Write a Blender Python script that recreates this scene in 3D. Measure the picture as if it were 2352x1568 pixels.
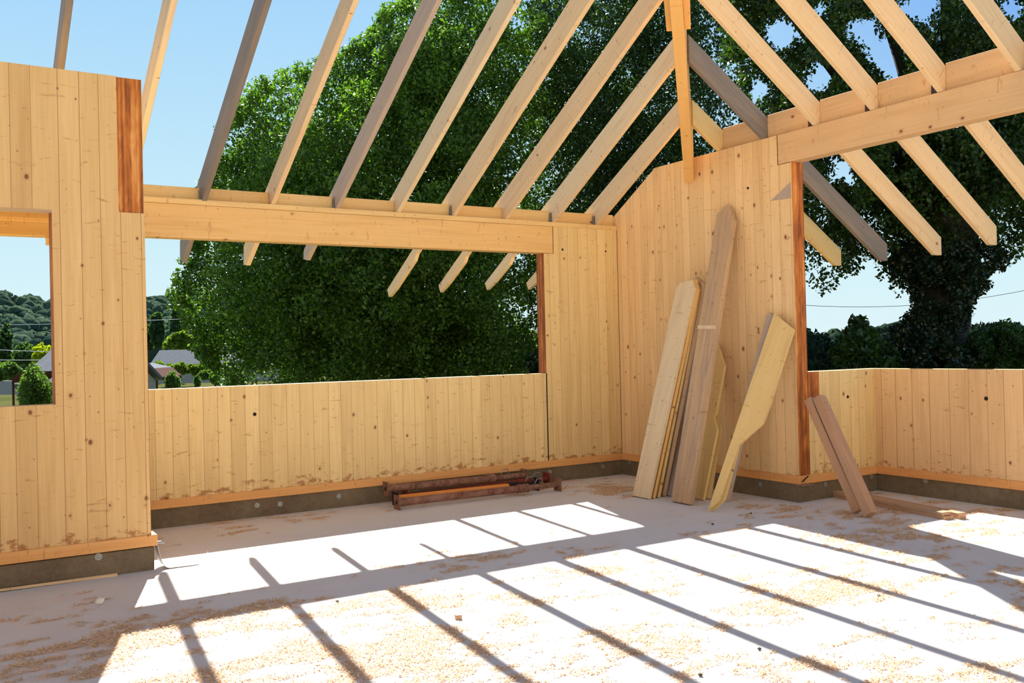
import bpy, bmesh, math, random
import numpy as np
from mathutils import Vector, Matrix, noise as mnoise

random.seed(7); rng = np.random.default_rng(7)
for o in list(bpy.data.objects): bpy.data.objects.remove(o, do_unlink=True)
S = bpy.context.scene
C = S.collection

# ------------------------------------------------------------------ camera
FPX, YAW, PITCH, ROLL = 2135.1, 0.5625, 0.0069, -0.0233
EYE = np.array([0, 0, 1.6])
def _cam():
    cy, sy = math.cos(YAW), math.sin(YAW)
    fwd = np.array([sy, cy, 0]); right = np.array([cy, -sy, 0]); up = np.array([0, 0, 1.])
    cp, sp = math.cos(PITCH), math.sin(PITCH)
    f2 = fwd * cp + up * sp; u2 = up * cp - fwd * sp
    cr, sr = math.cos(ROLL), math.sin(ROLL)
    return f2, right * cr + u2 * sr, u2 * cr - right * sr
CF, CR, CU = _cam()
cam_d = bpy.data.cameras.new('camera'); cam = bpy.data.objects.new('camera', cam_d); C.objects.link(cam)
cam_d.sensor_width = 36; cam_d.lens = FPX / 2352 * 36; cam_d.clip_end = 3000
M = Matrix(((CR[0], CU[0], -CF[0], EYE[0]), (CR[1], CU[1], -CF[1], EYE[1]), (CR[2], CU[2], -CF[2], EYE[2]), (0, 0, 0, 1)))
cam.matrix_world = M
S.camera = cam
def ray(u, w): return CF + CR * (u - 1176) / FPX - CU * (w - 784) / FPX
def hit(u, w, ax, val):            # where the sight line meets the plane coordinate[ax] = val
    v = ray(u, w); return EYE + v * (val - EYE[ax]) / v[ax]
def at(u, w, depth): return EYE + ray(u, w) * depth

# ------------------------------------------------------------------ light
S.view_settings.view_transform = 'Standard'; S.view_settings.look = 'None'
S.view_settings.exposure = 0.0; S.view_settings.gamma = 1.0
S.view_settings.use_curve_mapping = False
KX, KY = 0.315, 1.06
SUN_DIR = Vector((KX, KY, 1)).normalized()      # towards the sun
sd = bpy.data.lights.new('sun', 'SUN'); sun = bpy.data.objects.new('sun', sd); C.objects.link(sun)
sd.energy = 13.0; sd.angle = math.radians(0.53); sd.color = (1, .96, .89)
sun.rotation_euler = SUN_DIR.to_track_quat('Z', 'Y').to_euler()
sun.location = SUN_DIR * 40
W = bpy.data.worlds.new('sky'); S.world = W; W.use_nodes = True
nt = W.node_tree; nt.nodes.clear()
out = nt.nodes.new('ShaderNodeOutputWorld'); bg = nt.nodes.new('ShaderNodeBackground')
tc = nt.nodes.new('ShaderNodeTexCoord'); sep = nt.nodes.new('ShaderNodeSeparateXYZ'); rp = nt.nodes.new('ShaderNodeValToRGB')
nt.links.new(tc.outputs['Generated'], sep.inputs[0]); nt.links.new(sep.outputs['Z'], rp.inputs[0])
cr = rp.color_ramp
stops = [(0.0, (.74, .91, .95)), (.06, (.68, .90, .96)), (.19, (.54, .81, .96)), (.36, (.38, .67, .97)), (.55, (.16, .32, .60)), (1, (.09, .15, .27))]
cr.elements[0].position = 0; cr.elements[0].color = stops[0][1] + (1,)
cr.elements[1].position = 1; cr.elements[1].color = stops[-1][1] + (1,)
for p, c in stops[1:-1]:
    e = cr.elements.new(p); e.color = c + (1,)
mr = nt.nodes.new('ShaderNodeMapRange'); mr.inputs[1].default_value = .62; mr.inputs[2].default_value = .92; mr.interpolation_type = 'SMOOTHSTEP'
nt.links.new(sep.outputs['X'], mr.inputs[0])
mrz = nt.nodes.new('ShaderNodeMapRange'); mrz.inputs[1].default_value = .08; mrz.inputs[2].default_value = .3; nt.links.new(sep.outputs['Z'], mrz.inputs[0])
mm = nt.nodes.new('ShaderNodeMath'); mm.operation = 'MULTIPLY'; nt.links.new(mr.outputs[0], mm.inputs[0]); nt.links.new(mrz.outputs[0], mm.inputs[1])
mxs = nt.nodes.new('ShaderNodeMixRGB'); mxs.blend_type = 'MULTIPLY'; nt.links.new(mm.outputs[0], mxs.inputs[0]); nt.links.new(rp.outputs[0], mxs.inputs[1]); mxs.inputs[2].default_value = (.40, .56, .92, 1)
nt.links.new(mxs.outputs[0], bg.inputs[0]); bg.inputs[1].default_value = 1.0
nt.links.new(bg.outputs[0], out.inputs[0])

# ------------------------------------------------------------------ node helpers
class NB:
    def __init__(s, name):
        s.m = bpy.data.materials.new(name); s.m.use_nodes = True; s.t = s.m.node_tree; s.t.nodes.clear()
        s.o = s.n('OutputMaterial'); s.b = s.n('BsdfPrincipled'); s.l(s.b.outputs[0], s.o.inputs[0])
    def n(s, k, **kw):
        x = s.t.nodes.new('ShaderNode' + k)
        for a, b in kw.items(): setattr(x, a, b)
        return x
    def l(s, a, b): s.t.links.new(a, b)
    def set(s, inp, v):
        if hasattr(v, 'is_output'): s.l(v, inp)
        else: inp.default_value = v
    def math(s, op, a, b=None, c=None, clamp=False):
        x = s.n('Math', operation=op, use_clamp=clamp); s.set(x.inputs[0], a)
        if b is not None: s.set(x.inputs[1], b)
        if c is not None: s.set(x.inputs[2], c)
        return x.outputs[0]
    def mix(s, f, a, b, blend='MIX'):
        x = s.n('MixRGB', blend_type=blend); s.set(x.inputs[0], f)
        for i, v in ((1, a), (2, b)):
            if isinstance(v, tuple) and len(v) == 3: v = v + (1,)
            s.set(x.inputs[i], v)
        return x.outputs[0]
    def ramp(s, f, st):
        x = s.n('ValToRGB'); s.l(f, x.inputs[0]); r = x.color_ramp
        def c4(c): return (c, c, c, 1) if not isinstance(c, tuple) else c + (1,)
        r.elements[0].position = st[0][0]; r.elements[0].color = c4(st[0][1])
        r.elements[1].position = st[-1][0]; r.elements[1].color = c4(st[-1][1])
        for p, c in st[1:-1]: r.elements.new(p).color = c4(c)
        return x.outputs[0]
    def noise(s, vec, scale, detail=3, rough=.5, dist=0):
        x = s.n('TexNoise'); s.l(vec, x.inputs['Vector']); x.inputs['Scale'].default_value = scale
        x.inputs['Detail'].default_value = detail; x.inputs['Roughness'].default_value = rough; x.inputs['Distortion'].default_value = dist
        return x.outputs['Fac']
    def comb(s, x, y, z):
        c = s.n('CombineXYZ')
        for i, v in enumerate((x, y, z)): s.set(c.inputs[i], v)
        return c.outputs[0]
    def bump(s, h, st=.3, d=.01):
        x = s.n('Bump'); x.inputs['Strength'].default_value = st; x.inputs['Distance'].default_value = d
        s.l(h, x.inputs['Height']); s.l(x.outputs[0], s.b.inputs['Normal'])

PINE = (.68, .385, .165)
def wood(name, across, along, plank=.14, base=PINE, dark=(.42, .20, .07), knots=.5, knotcol=(.16, .055, .02), lines=True,
         grey=0.0, dirt=None, rough=.62, vary=.12, sap=(.80, .53, .25), knotscale=8.0, ksize=.13, depth=None, perobj=False, greycol=(.26, .22, .20), stain=.0):
    b = NB(name); tcn = b.n('TexCoord'); sp = b.n('SeparateXYZ'); b.l(tcn.outputs['Object'], sp.inputs[0])
    ax = {'x': 0, 'y': 1, 'z': 2}
    u, v = sp.outputs[ax[across]], sp.outputs[ax[along]]
    w = sp.outputs[3 - ax[across] - ax[along]]
    if perobj:
        oi = b.n('ObjectInfo'); r = oi.outputs['Random']
        v = b.math('ADD', v, b.math('MULTIPLY', r, 37.0))
        u = b.math('ADD', u, b.math('MULTIPLY', r, 3.3))
    # planks of uneven width: one dimensional cells
    vo = b.n('TexVoronoi', voronoi_dimensions='1D', feature='F1'); vo.inputs['Randomness'].default_value = .55
    pu = b.math('DIVIDE', u, plank)
    b.l(pu, vo.inputs['W']); vo.inputs['Scale'].default_value = 1
    cell = b.n('SeparateXYZ'); b.l(vo.outputs['Color'], cell.inputs[0]); cid = cell.outputs[0]
    ed = b.n('TexVoronoi', voronoi_dimensions='1D', feature='DISTANCE_TO_EDGE'); ed.inputs['Randomness'].default_value = .55
    b.l(pu, ed.inputs['W']); ed.inputs['Scale'].default_value = 1
    g = b.comb(b.math('MULTIPLY', u, 55), b.math('ADD', b.math('MULTIPLY', v, 1.6), b.math('MULTIPLY', cid, 40)), b.math('MULTIPLY', w, 55))
    gr = b.noise(g, 1.0, 4, .6, .6)
    g2 = b.comb(b.math('MULTIPLY', u, 9), b.math('ADD', b.math('MULTIPLY', v, .7), b.math('MULTIPLY', cid, 17)), b.math('MULTIPLY', w, 9))
    gr2 = b.noise(g2, 1.0, 3, .5, 1.0)
    col = b.mix(b.ramp(gr, [(.38, 0.0), (.72, 1.0)]), base, sap)
    col = b.mix(b.math('MULTIPLY', b.ramp(gr2, [(.5, 0.0), (.78, 1.0)]), .28), col, dark)
    if lines:
        k = b.math('MULTIPLY_ADD', cid, vary * 2, 1 - vary)
        col = b.mix(1.0, col, b.comb(k, b.math('POWER', k, 1.25), b.math('POWER', k, 1.6)), 'MULTIPLY')
    # knots
    kv = b.n('TexVoronoi', voronoi_dimensions='3D', feature='F1'); kv.inputs['Scale'].default_value = knotscale
    kn = b.noise(tcn.outputs['Object'], 9, 2)
    b.l(b.comb(u, b.math('MULTIPLY', v, .75), b.math('MULTIPLY', w, .35)), kv.inputs['Vector'])
    ks = b.n('SeparateXYZ'); b.l(kv.outputs['Color'], ks.inputs[0])
    kd = b.math('ADD', kv.outputs['Distance'], b.math('MULTIPLY', b.math('SUBTRACT', kn, .5), .06))
    size = b.math('MULTIPLY', b.ramp(ks.outputs[0], [(.58 - .4 * knots, 0.0), (1.0, 1.0)]), ksize)
    kf = b.math('DIVIDE', b.math('SUBTRACT', size, kd), .035, clamp=True)
    halo = b.math('DIVIDE', b.math('SUBTRACT', b.math('MULTIPLY', size, 1.9), kd), .10, clamp=True)
    col = b.mix(b.math('MULTIPLY', halo, .28), col, (.40, .17, .06))
    col = b.mix(b.math('MULTIPLY', kf, .85), col, knotcol)
    sv = b.n('TexVoronoi', voronoi_dimensions='3D', feature='F1'); sv.inputs['Scale'].default_value = knotscale * 2.6
    b.l(b.comb(u, b.math('MULTIPLY', v, .8), b.math('MULTIPLY', w, .3)), sv.inputs['Vector'])
    ss = b.n('SeparateXYZ'); b.l(sv.outputs['Color'], ss.inputs[0])
    sz = b.math('MULTIPLY', b.ramp(ss.outputs[1], [(.72 - .2 * knots, 0.0), (1.0, 1.0)]), .17)
    sf = b.math('DIVIDE', b.math('SUBTRACT', sz, sv.outputs['Distance']), .05, clamp=True)
    col = b.mix(b.math('MULTIPLY', sf, .75), col, (.30, .115, .04))
    # small pitch flecks lying across the grain
    fl = b.noise(b.comb(b.math('MULTIPLY', u, 7), b.math('MULTIPLY', v, 26), w), 1.0, 3, .6, .8)
    col = b.mix(b.math('MULTIPLY', b.ramp(fl, [(.63, 0.0), (.72, 1.0)]), .5), col, (.36, .15, .05))
    if stain:
        sn = b.noise(tcn.outputs['Object'], 2.3, 5, .6)
        col = b.mix(b.math('MULTIPLY', b.ramp(sn, [(.5, 0.0), (.7, 1.0)]), stain), col, (.34, .21, .13))
    if dirt is not None:                      # rusty splashes along the foot of the panel
        dn = b.noise(b.comb(b.math('MULTIPLY', u, 2.2), b.math('MULTIPLY', w, 2.2), b.math('MULTIPLY', v, 4)), 4.5, 5, .65)
        hgt = b.math('DIVIDE', b.math('SUBTRACT', dirt, v), .22)
        m = b.math('ADD', dn, b.math('MULTIPLY', hgt, .25))
        col = b.mix(b.math('MULTIPLY', b.ramp(m, [(.58, 0.0), (.68, 1.0)]), .75), col, (.33, .10, .02))
    if grey:
        gn = b.noise(g2, 1.4, 4, .65, 1.2)
        gm = b.math('MULTIPLY', b.ramp(gn, [(.62 - .35 * grey, 0.0), (.85 - .25 * grey, 1.0)]), min(1, .5 + grey * .5))
        gc = b.mix(gr, greycol, tuple(min(1, c * 1.9) for c in greycol))
        col = b.mix(gm, col, gc)
    if lines:
        ln = b.math('MULTIPLY', b.math('SUBTRACT', .02, ed.outputs['Distance']), 90, clamp=True)
        lo = b.math('MULTIPLY_ADD', cid, .5, .45)
        col = b.mix(b.math('MULTIPLY', ln, lo), col, (.28, .10, .025))
    b.l(col, b.b.inputs['Base Color']); b.b.inputs['Roughness'].default_value = rough
    b.b.inputs['Specular IOR Level'].default_value = .3
    b.bump(gr, .15, .004)
    return b.m

def simple(name, col, rough=.7, metal=0, nscale=8, namt=.25, spec=.4, bumpst=.2):
    b = NB(name); tcn = b.n('TexCoord'); n_ = b.noise(tcn.outputs['Object'], nscale, 5, .6)
    lo = tuple(c * (1 - namt) for c in col); hi = tuple(min(1, c * (1 + namt)) for c in col)
    b.l(b.ramp(n_, [(.3, lo), (.7, hi)]), b.b.inputs['Base Color'])
    b.b.inputs['Roughness'].default_value = rough; b.b.inputs['Metallic'].default_value = metal
    b.b.inputs['Specular IOR Level'].default_value = spec
    b.bump(n_, bumpst, .005)
    return b.m

def rusty(name, a, c, nscale=14):
    b = NB(name); tcn = b.n('TexCoord'); n_ = b.noise(tcn.outputs['Object'], nscale, 6, .7, .6)
    b.l(b.ramp(n_, [(.3, a), (.5, tuple((x + y) / 2 for x, y in zip(a, c))), (.72, c)]), b.b.inputs['Base Color'])
    b.b.inputs['Roughness'].default_value = .75; b.b.inputs['Specular IOR Level'].default_value = .3
    b.bump(n_, .4, .003); return b.m

def leafmat(name, dark, light, rough=.38, trans=.45, spec=.5):
    b = NB(name); g = b.n('NewGeometry'); tcn = b.n('TexCoord')
    n_ = b.noise(tcn.outputs['Object'], .55, 4)
    rnd = g.outputs['Random Per Island']
    f = b.math('ADD', b.math('MULTIPLY', rnd, .6), b.math('MULTIPLY', n_, .5), clamp=True)
    col = b.ramp(f, [(.15, dark), (.6, tuple((x + y) / 2 for x, y in zip(dark, light))), (.95, light)])
    b.l(col, b.b.inputs['Base Color']); b.b.inputs['Roughness'].default_value = rough
    b.b.inputs['Specular IOR Level'].default_value = spec
    tr = b.n('BsdfTranslucent'); tcol = b.mix(1.0, col, (1.6, 1.9, .6), 'MULTIPLY'); b.l(tcol, tr.inputs[0])
    mx = b.n('MixShader'); mx.inputs[0].default_value = trans
    b.l(b.b.outputs[0], mx.inputs[1]); b.l(tr.outputs[0], mx.inputs[2]); b.l(mx.outputs[0], b.o.inputs[0])
    return b.m

def endgrain(name, across='x', along='z', sh=0.0):       # cut edge of a solid timber panel, stained rust brown, layers showing
    b = NB(name); tcn = b.n('TexCoord'); sp = b.n('SeparateXYZ'); b.l(tcn.outputs['Object'], sp.inputs[0])
    ax = {'x': 0, 'y': 1, 'z': 2}; u = sp.outputs[ax[across]]; v = sp.outputs[ax[along]]
    lay = b.noise(b.comb(b.math('MULTIPLY', u, 42), b.math('MULTIPLY', v, .25), 0.0), 1, 1, .3)
    st = b.noise(b.comb(b.math('MULTIPLY', u, 16), b.math('MULTIPLY', v, 2.4), 0.0), 1, 5, .65, .5)
    f = b.math('ADD', b.math('MULTIPLY', lay, .45), b.math('MULTIPLY', st, .6))
    col = b.ramp(f, [(.40 + sh, (.22, .055, .008)), (.52 + sh, (.50, .15, .018)), (.62 + sh, (.70, .30, .07)), (.74 + sh, (.80, .50, .2))])
    b.l(col, b.b.inputs['Base Color']); b.b.inputs['Roughness'].default_value = .7
    return b.m

MT = {}
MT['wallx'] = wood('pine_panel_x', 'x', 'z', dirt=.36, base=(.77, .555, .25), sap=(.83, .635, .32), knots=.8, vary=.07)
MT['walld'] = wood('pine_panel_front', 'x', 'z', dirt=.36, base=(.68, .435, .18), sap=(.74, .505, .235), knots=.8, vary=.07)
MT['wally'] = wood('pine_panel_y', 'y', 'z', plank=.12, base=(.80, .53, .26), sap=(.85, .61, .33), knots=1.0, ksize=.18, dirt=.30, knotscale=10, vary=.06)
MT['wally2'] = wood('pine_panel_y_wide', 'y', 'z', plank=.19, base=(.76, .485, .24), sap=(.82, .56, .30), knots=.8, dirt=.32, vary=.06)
MT['beamx'] = wood('glulam_x', 'z', 'x', plank=.5, base=(.77, .48, .19), sap=(.82, .55, .24), lines=False, knots=.9, knotscale=7)
MT['beamy'] = wood('glulam_y', 'z', 'y', plank=.5, base=(.68, .43, .22), sap=(.73, .48, .26), lines=False, knots=.8, knotscale=7)
MT['porch'] = wood('ribbed_boards', 'z', 'x', plank=.045, base=(.78, .48, .15), sap=(.84, .58, .22), knots=.5)
MT['plate'] = wood('plate_pine', 'z', 'x', plank=.5, base=(.78, .52, .22), sap=(.83, .60, .28), lines=False, knots=.6)
MT['sill'] = wood('sill_larch_x', 'z', 'x', plank=.6, base=(.74, .36, .12), sap=(.80, .43, .16), lines=False, knots=.4)
MT['silly'] = wood('sill_larch_y', 'z', 'y', plank=.6, base=(.76, .35, .12), sap=(.80, .42, .15), lines=False, knots=.4)
MT['pine'] = wood('rafter_pine', 'y', 'x', plank=.6, base=(.73, .52, .29), sap=(.79, .60, .37), lines=False, knots=.7, perobj=True, grey=.12, greycol=(.42, .33, .26))
MT['pale'] = wood('rafter_pale', 'y', 'x', plank=.6, base=(.73, .56, .34), sap=(.79, .64, .41), lines=False, knots=.5, perobj=True, grey=.15, greycol=(.44, .35, .28))
MT['weathered'] = wood('rafter_weathered', 'y', 'x', plank=.6, base=(.50, .38, .27), sap=(.48, .37, .29), lines=False, knots=.7, perobj=True, grey=.9, greycol=(.28, .23, .20))
MT['darkgrey'] = wood('rafter_dark_grey', 'y', 'x', plank=.6, base=(.26, .20, .15), sap=(.30, .24, .19), lines=False, knots=.7, perobj=True, grey=1.0, greycol=(.13, .115, .105))
MT['browned'] = wood('plank_browned', 'y', 'x', plank=.3, base=(.54, .34, .18), sap=(.60, .41, .24), lines=False, knots=.9, perobj=True, grey=.55, greycol=(.22, .165, .135))
MT['yellow'] = wood('plank_yellow', 'y', 'x', plank=.6, base=(.76, .52, .20), sap=(.80, .57, .25), lines=False, knots=.5, perobj=True)
MT['hip'] = wood('hip_glulam', 'y', 'x', plank=.6, base=(.80, .45, .14), sap=(.84, .5, .18), lines=False, knots=.3)
MT['rustx'] = endgrain('stained_edge_x', 'x', 'z'); MT['rusty'] = endgrain('stained_edge_y', 'y', 'z', .07); MT['rustd'] = endgrain('stained_end', 'x', 'z', .06)
MT['hipp'] = MT['hip']
MT['steel'] = simple('galvanised_steel', (.30, .30, .31), .45, .8, 30, .3)
MT['gap'] = simple('rusty_gap', (.16, .045, .012), .9)
MT['darkmetal'] = simple('dark_metal', (.05, .03, .03), .5, .3)
MT['rust'] = rusty('rusted_steel', (.10, .035, .02), (.34, .19, .13))
MT['redrust'] = rusty('red_paint_rust', (.16, .022, .012), (.26, .05, .03))
MT['rustred'] = rusty('rust_over_red', (.13, .03, .018), (.36, .20, .14), 7)
MT['orange'] = rusty('orange_paint', (.80, .26, .04), (.86, .34, .08), 3)
MT['hole'] = simple('dark_hole', (.02, .012, .01), .9)

# ------------------------------------------------------------------ mesh helpers
def newobj(name, bm, mat, parent=None, smooth=False, loc=None):
    me = bpy.data.meshes.new(name); bm.normal_update(); bm.to_mesh(me); bm.free()
    if mat: me.materials.append(mat)
    if smooth: me.polygons.foreach_set('use_smooth', [True] * len(me.polygons))
    o = bpy.data.objects.new(name, me); C.objects.link(o)
    if parent: o.parent = parent
    return o
def thing(name, label, cat, loc=(0, 0, 0), group=None):
    o = bpy.data.objects.new(name, None); C.objects.link(o); o.location = loc; o.empty_display_size = .1
    return tag(o, label, cat, group)
def tag(o, label, cat, group=None, kind=None):
    if label: o['label'] = label
    if cat: o['category'] = cat
    if group: o['group'] = group
    if kind: o['kind'] = kind
    return o
def struct(o): o['kind'] = 'structure'; return o
def box(bm, x0, x1, y0, y1, z0, z1, bev=0):
    r = bmesh.ops.create_cube(bm, size=1)
    for v in r['verts']: v.co = Vector(((x0 + x1) / 2 + v.co.x * (x1 - x0), (y0 + y1) / 2 + v.co.y * (y1 - y0), (z0 + z1) / 2 + v.co.z * (z1 - z0)))
    if bev:
        es = set(e for v in r['verts'] for e in v.link_edges)
        bmesh.ops.bevel(bm, geom=list(es), offset=bev, segments=1, affect='EDGES')
    return r
def boxobj(name, mat, *b, parent=None, bev=0.004):
    bm = bmesh.new(); box(bm, *b, bev=bev); return newobj(name, bm, mat, parent)
def prism(bm, pts, off):
    a = [bm.verts.new(Vector(p)) for p in pts]; c = [bm.verts.new(Vector(p) + Vector(off)) for p in pts]
    n = len(a)
    fs = [bm.faces.new(a), bm.faces.new(c[::-1])]
    for i in range(n): fs.append(bm.faces.new((a[i], c[i], c[(i + 1) % n], a[(i + 1) % n])))
    bmesh.ops.recalc_face_normals(bm, faces=fs)
def tube(bm, p, q, r, r2=None, seg=16, cap=True):
    p, q = Vector(p), Vector(q); d = q - p
    rr = bmesh.ops.create_cone(bm, cap_ends=cap, segments=seg, radius1=r, radius2=r if r2 is None else r2, depth=d.length)
    m = Matrix.Translation((p + q) / 2) @ d.to_track_quat('Z', 'Y').to_matrix().to_4x4()
    bmesh.ops.transform(bm, matrix=m, verts=rr['verts'])
def localised(name, pts, off, mat, xdir, origin, label=None, cat=None, group=None, bev=.003, parent=None, matdir=None):
    """prism given in world points, stored in a local frame whose X runs along the timber"""
    X = Vector(xdir).normalized(); Z = Vector(off).normalized(); Yv = Z.cross(X).normalized(); Z = X.cross(Yv).normalized()
    Mx = Matrix((X, Yv, Z)).transposed().to_4x4(); Mx.translation = Vector(origin); inv = Mx.inverted()
    bm = bmesh.new(); prism(bm, [inv @ Vector(p) for p in pts], inv.to_3x3() @ Vector(off))
    if bev: bmesh.ops.bevel(bm, geom=bm.edges[:], offset=bev, segments=1, affect='EDGES')
    o = newobj(name, bm, mat, parent); o.matrix_world = Mx
    if label: tag(o, label, cat, group)
    return o

YA, XB, YS, XC, YD, XD = 9.063, 7.294, 6.297, 8.501, 7.351, 1.402
XO = 6.185; ZST, ZSB = .265, .182; ZPAR = 1.291; TH = .16
ZBB, ZBT, ZPT = 2.711, 3.03, 3.084; ZW = 3.68; ZBB2 = 3.383
YBACK, XLEFT = -4.0, -4.5

# ------------------------------------------------------------------ structure: slab, upstand, walls
# floor with dusting of sawdust spread as an attribute on a fine grid
def dust(x, y):
    n1 = mnoise.fractal(Vector((x * .95 + 3.1, y * 1.6 + 7.3, .3)), .8, 2.1, 6)
    n2 = mnoise.fractal(Vector((x * 3.6 - 5, y * 7.6 + 2, 4.7)), .6, 2.3, 5)
    b = -.16
    b += .42 * math.exp(-(((x - 1.5) / 1.5) ** 2 + ((y - 4.2) / 1.2) ** 2))
    b += .30 * math.exp(-(((x - 5.2) / 1.7) ** 2 + ((y - 3.0) / 1.3) ** 2))
    b += .24 * math.exp(-(((x - 1.0) / .7) ** 2 + ((y - 6.3) / .5) ** 2))
    b += .30 * math.exp(-(((x - 7.4) / .8) ** 2 + ((y - 4.9) / .7) ** 2))
    b -= .6 * math.exp(-(((x - 3.4) / 2.8) ** 2 + ((y - 7.5) / 1.0) ** 2))
    b += .22 * math.exp(-(((x - 6.4) / .5) ** 2 + ((y - 8.0) / .9) ** 2))
    v = n1 * .45 + n2 * .62 + b
    return max(0., min(1., (v - .02) / .17))
nx, ny = 330, 330
gx = np.linspace(XLEFT, XC + TH, nx); gy = np.linspace(YBACK, YA + TH, ny)
V = np.zeros((ny, nx, 3)); V[..., 0] = gx[None, :]; V[..., 1] = gy[:, None]
idx = np.arange(nx * ny).reshape(ny, nx)
F = np.stack([idx[:-1, :-1], idx[:-1, 1:], idx[1:, 1:], idx[1:, :-1]], -1).reshape(-1, 4)
def rawmesh(name, verts, faces, mat, smooth=False):
    verts = np.asarray(verts, np.float32).reshape(-1, 3); faces = np.asarray(faces, np.int32); k = faces.shape[1]
    me = bpy.data.meshes.new(name); me.vertices.add(len(verts)); me.vertices.foreach_set('co', verts.ravel())
    me.loops.add(faces.size); me.loops.foreach_set('vertex_index', faces.ravel())
    me.polygons.add(len(faces)); me.polygons.foreach_set('loop_start', np.arange(0, faces.size, k, dtype=np.int32))
    me.polygons.foreach_set('loop_total', np.full(len(faces), k, np.int32))
    if smooth: me.polygons.foreach_set('use_smooth', np.ones(len(faces), bool))
    me.update(calc_edges=True); me.materials.append(mat)
    o = bpy.data.objects.new(name, me); C.objects.link(o); return o
b = NB('concrete_floor'); tcn = b.n('TexCoord')
n1 = b.noise(tcn.outputs['Object'], 1.3, 6, .6); n2 = b.noise(tcn.outputs['Object'], 60, 3, .6)
col = b.ramp(n1, [(.3, (.72, .675, .63)), (.7, (.80, .765, .72))])
col = b.mix(b.math('MULTIPLY', b.ramp(n2, [(.3, 0.0), (.8, 1.0)]), .25), col, (.48, .44, .43))
at_ = b.n('Attribute', attribute_name='dust')
fine = b.noise(tcn.outputs['Object'], 150, 3, .7)
dm = b.math('MULTIPLY', at_.outputs['Fac'], b.ramp(fine, [(.36, .15), (.6, 1.0)]))
col = b.mix(b.math('MULTIPLY', dm, .75), col, (.74, .44, .21))
spk = b.noise(tcn.outputs['Object'], 16, 4, .7)
col = b.mix(b.math('MULTIPLY', b.ramp(spk, [(.72, 0.0), (.76, 1.0)]), .5), col, (.3, .2, .15))
b.l(col, b.b.inputs['Base Color']); b.b.inputs['Roughness'].default_value = .8; b.bump(n2, .2, .002)
floor = rawmesh('floor', V, F, b.m); struct(floor)
da = floor.data.attributes.new('dust', 'FLOAT', 'POINT')
DG = np.array([[dust(x, y) for x in gx] for y in gy], np.float32); da.data.foreach_set('value', DG.ravel())
slab = boxobj('floor_slab_edge', simple('slab_concrete', (.4, .38, .35)), XLEFT - .2, XC + TH, YBACK - .2, YA + TH, -.5, -.01, bev=0); slab.name = 'floor'; struct(slab)

def bolt_material(): return simple('bolt_washer', (.33, .36, .36), .5, .6, 20, .15)
conc = NB('upstand_concrete'); tcn = conc.n('TexCoord')
c1 = conc.noise(tcn.outputs['Object'], 2.2, 6, .65); c2 = conc.noise(tcn.outputs['Object'], 30, 4, .6)
cc = conc.ramp(c1, [(.3, (.115, .08, .045)), (.55, (.17, .125, .075)), (.75, (.26, .205, .14))])
cc = conc.mix(conc.math('MULTIPLY', conc.ramp(c2, [(.4, 0.0), (.75, 1.0)]), .25), cc, (.30, .25, .18))
conc.l(cc, conc.b.inputs['Base Color']); conc.b.inputs['Roughness'].default_value = .85; conc.bump(c2, .4, .006)
CONC = conc.m

def wall(name, mat, boxes, conc_boxes, sills, sillmat):
    bm = bmesh.new()
    for q in boxes: box(bm, *q)
    w = struct(newobj(name, bm, mat))
    if conc_boxes:
        bm = bmesh.new()
        for q in conc_boxes: box(bm, *q, bev=.004)
        newobj('concrete_upstand', bm, CONC, w)
    for q in sills:
        newobj('sill_board', (lambda m: (box(m, *q, bev=.003), m)[1])(bmesh.new()), sillmat, w)
    return w
P_ = .012    # sill boards stand slightly proud
# recessed back wall with parapet and full height part right of the opening
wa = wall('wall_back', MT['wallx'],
     [(XD - TH, XO, YA + .004, YA + TH, ZST, ZPAR), (XO, XB + TH, YA, YA + TH, ZST, ZBT - .319), (6.32, XB + TH, YA, YA + TH, ZBT - .32, ZBT)],
     [(XD - TH, XB + TH, YA + .01, YA + TH, -.02, ZSB)],
     [(XD - TH, XB, YA - P_, YA + TH, ZSB, ZST)], MT['sill'])
boxobj('stained_edge', MT['rusty'], XO - .003, XO + .004, YA + .004, YA + TH, ZPAR, ZBB - .002, parent=wa, bev=0)
boxobj('joint_gap', MT['hole'], XO - .006, XO + .006, YA - .002, YA + .01, ZST, ZPAR, parent=wa, bev=0)
boxobj('joint_gap', MT['gap'], 6.319, 6.326, YA - .0015, YA + .01, ZBB, ZBT, parent=wa, bev=0)
boxobj('joint_gap', MT['gap'], 6.18, 6.32, YA - .0015, YA + .01, ZBB - .005, ZBB - .001, parent=wa, bev=0)
boxobj('corner_stain', MT['gap'], XB - .007, XB + .001, YA - .0015, YA + .01, ZST, ZBT, parent=wa, bev=0)
# gable wall on the right
bm = bmesh.new()
pts = [(XB, YA + TH, ZST), (XB, YA + TH, 3.15), (XB, YA, 3.242), (XB, 8.326, ZW), (XB, 6.466, ZW), (XB, 6.466, ZBB2), (XB, YS, ZBB2), (XB, YS, ZST)]
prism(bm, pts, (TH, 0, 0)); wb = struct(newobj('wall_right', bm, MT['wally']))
newobj('concrete_upstand', (lambda m: (box(m, XB + .005, XB + TH, YS + .005, YA + .01, -.02, ZSB, bev=.004), m)[1])(bmesh.new()), CONC, wb)
boxobj('sill_board', MT['silly'], XB - P_, XB + TH, YS - P_, YA - P_, ZSB, ZST, parent=wb)
boxobj('stained_edge', MT['rustd'], XB + .002, XB + TH, YS - .004, YS + .004, ZST, ZBB2 - .002, parent=wb, bev=0)
boxobj('joint_gap', MT['gap'], XB - .0015, XB + .01, 6.464, 6.472, ZBB2, ZW, parent=wb, bev=0)
boxobj('joint_gap', MT['gap'], XB - .0015, XB + .01, YS + .01, 6.47, ZBB2 - .004, ZBB2, parent=wb, bev=0)
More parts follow.
